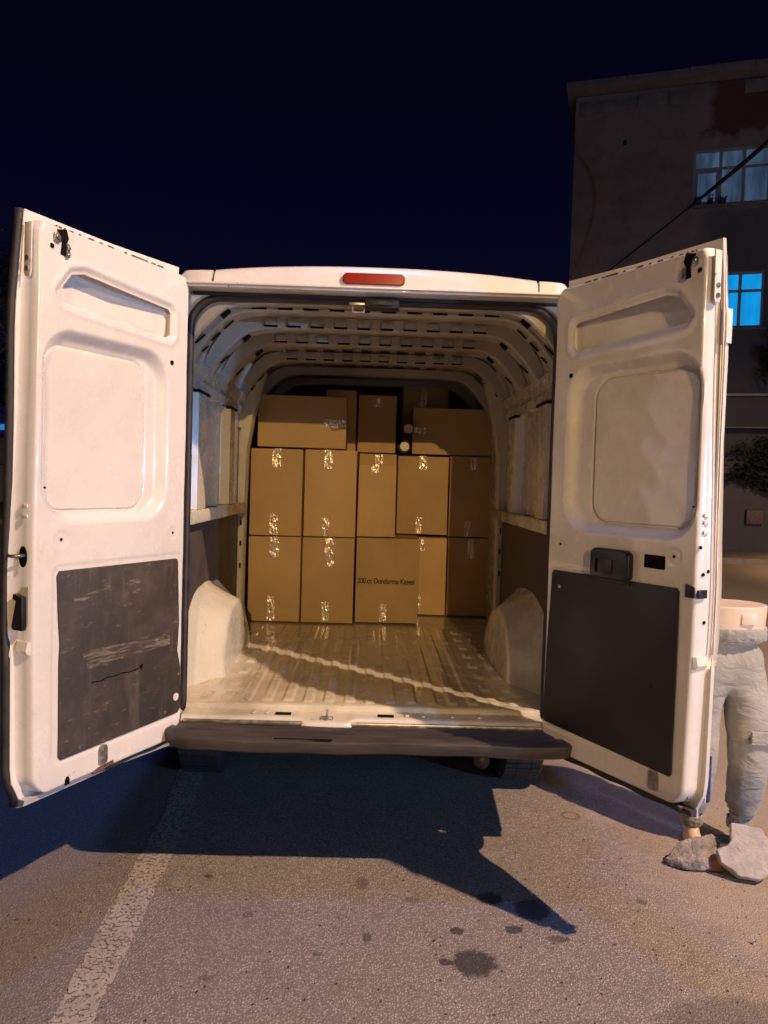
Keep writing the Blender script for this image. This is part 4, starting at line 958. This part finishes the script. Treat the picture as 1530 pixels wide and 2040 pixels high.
# ---- foliage helpers
q = NM('night_leaves'); oi = q.noise(1.3, 3, .6)
M['leaf'] = q.set(color=q.mix(q.ramp(oi, .3, .7), (.018, .024, .010), (.045, .05, .022)), rough=.6)
M['bark'] = simple('bark', (.09, .065, .045), .9, 0, .4, 8, .8, .02)
def leaves(n, cen, rad, size, seed, flat=1.0):
    rg_ = random.Random(seed); g = MB()
    cl = [Vector([rg_.gauss(0, 1) for _ in range(3)]).normalized() * rg_.uniform(.25, 1) for _ in range(26)]
    for i in range(n):
        c_ = rg_.choice(cl); p = Vector((c_.x + rg_.gauss(0, .16), c_.y + rg_.gauss(0, .16), c_.z + rg_.gauss(0, .13)))
        p = Vector((cen[0] + p.x * rad[0], cen[1] + p.y * rad[1], cen[2] + p.z * rad[2]))
        a = Vector([rg_.uniform(-1, 1) for _ in range(3)]).normalized(); b = a.orthogonal().normalized(); s_ = size * rg_.uniform(.6, 1.3)
        g.add([p - a * s_, p + b * s_ * .45, p + a * s_, p - b * s_ * .45], [(0, 1, 2, 3)])
    return g
def tree(label, x, y, h_, rad, seed, nl=5000, ls=.14):
    t = thing('tree', label, 'tree', (x, y, 0), 'dark trees in the left background'); rg_ = random.Random(seed)
    g = MB(); g.tube([(x, y, -.1), (x + .1, y, h_ * .3), (x - .05, y + .1, h_ * .55), (x + .1, y, h_ * .8)], [.24, .18, .13, .05], 10)
    for k in range(7):
        a = k * 2.4; z = h_ * (.4 + .06 * k); g.tube([(x, y, z), (x + math.cos(a) * rad * .4, y + math.sin(a) * rad * .4, z + .7), (x + math.cos(a) * rad * .8, y + math.sin(a) * rad * .8, z + 1.4)], [.08, .05, .02], 7)
    g.build('trunk', M['bark'], t, smooth=True)
    leaves(nl, (x, y, h_ * .72), (rad, rad, h_ * .30), ls, seed).build('crown', M['leaf'], t, recalc=False)
tree('dark leafy tree at the far left behind the open left door', -11.6, 21, 9.4, 2.4, 3, 16000, .075)
tree('lower dark tree further back at the left edge', -18.5, 34, 8.2, 3.2, 8, 11000, .10)
# creeper on the foot of the building wall
t = thing('creeper', 'dark creeper hanging over the lower wall of the right building', 'plant', bw(.6, 0, .3))
g = MB()
for i, (dd, z, rx, rz, n_) in enumerate(((1.0, 2.6, .9, .55, 1500), (.5, 2.1, .9, .30, 900), (2.3, 2.4, .9, .9, 1500), (.9, 5.1, .55, .7, 600), (1.5, 5.6, .5, .9, 900), (1.0, 1.75, .5, .12, 250))):
    c0 = bw(dd, z, .35); a = leaves(n_, c0, (rx, .28, rz), .085, 40 + i); g.add(a.v, a.f)
g.build('foliage', M['leaf'], t, recalc=False)
# far left: pale gate with a small blue lit strip above
M['gatem'] = simple('pale_gate_metal', (.42, .43, .46), .5, .1, .1, 3)
gt = thing('metal_gate', 'pale metal gate with a small blue lamp above, far left edge', 'gate', (-21.5, 40, 0))
for i in range(7):
    g = MB(); x0 = -25 + i * 1.02; g.box(x0, x0 + 1.0, 40, 40.08, .05, 3.35); g.build('panel', M['gatem'], gt, bevel=.02)
g = MB(); g.box(-25.1, -17.8, 39.96, 40.12, 3.36, 3.52); g.box(-25.1, -17.8, 39.98, 40.1, 1.95, 2.02); g.build('frame', M['eave'], gt)
g = MB(); g.box(-20.6, -18.4, 39.9, 40.05, 3.75, 4.05); g.build('lamp', emis('blue_sign_light', (.02, .16, .45), 1.2), gt)
g = MB(); g.box(-20.5, -20.4, 39.96, 40.02, 3.5, 3.76); g.box(-18.7, -18.6, 39.96, 40.02, 3.5, 3.76); g.build('lamp_bracket', M['rubber'], gt)

# overhead cable
g = MB(); A = Vector((4.6, 8.5, 5.75)); 
def px(x, y, Y):
    d_ = right * (x - 765) + up * -(y - 1020) + fwd * 1530; return CAM + d_ * ((Y - CAM.y) / d_.y)
P1, P2, P3, P4 = Vector((6.30, 11.0, 6.85)), Vector((8.0, 15.0, 7.2)), None, None
P1, P2, P3 = px(1560, 254, 12.0), px(1400, 392, 15.0), px(1190, 556, 19.2)
pts = []
for i in range(13):
    t_ = i / 12; pts.append(P1 * (1 - t_) * (1 - 2 * t_) + P2 * 4 * t_ * (1 - t_) + P3 * t_ * (2 * t_ - 1))
g.tube([tuple(p) for p in pts], [.040] * 6 + [.030] + [.020] * 6, 8)
tag(g.build('overhead_cable', M['rubber'], None, smooth=True), 'black overhead cable sloping across the building at the right', 'cable')

# added unseen wall behind the camera, keeps the far lamp off the near ground
M['lightblock'] = simple('light_block_render', (.30, .27, .24), .9, 0, .25, 2, .5, .01)
wl = thing('light_block_wall', 'added unseen wall behind the camera that blocks the far lamp', 'wall', (1, -6, 0))
g = MB(); g.box(-9, 11, -6.1, -5.9, 0, 3.08); g.build('wall_body', M['lightblock'], wl)
g = MB(); g.box(-9.05, 11.05, -6.16, -5.84, 3.083, 3.15); g.build('coping', M['pave'], wl, bevel=.01)

# things on the road follow its slight fall towards the camera
for o in [o for o in S.objects if o.parent is None and o.get('category') in ('mannequin', 'rock', 'brick', 'paver', 'pebble', 'wall')]:
    o.location.z += gz(o.location.y)
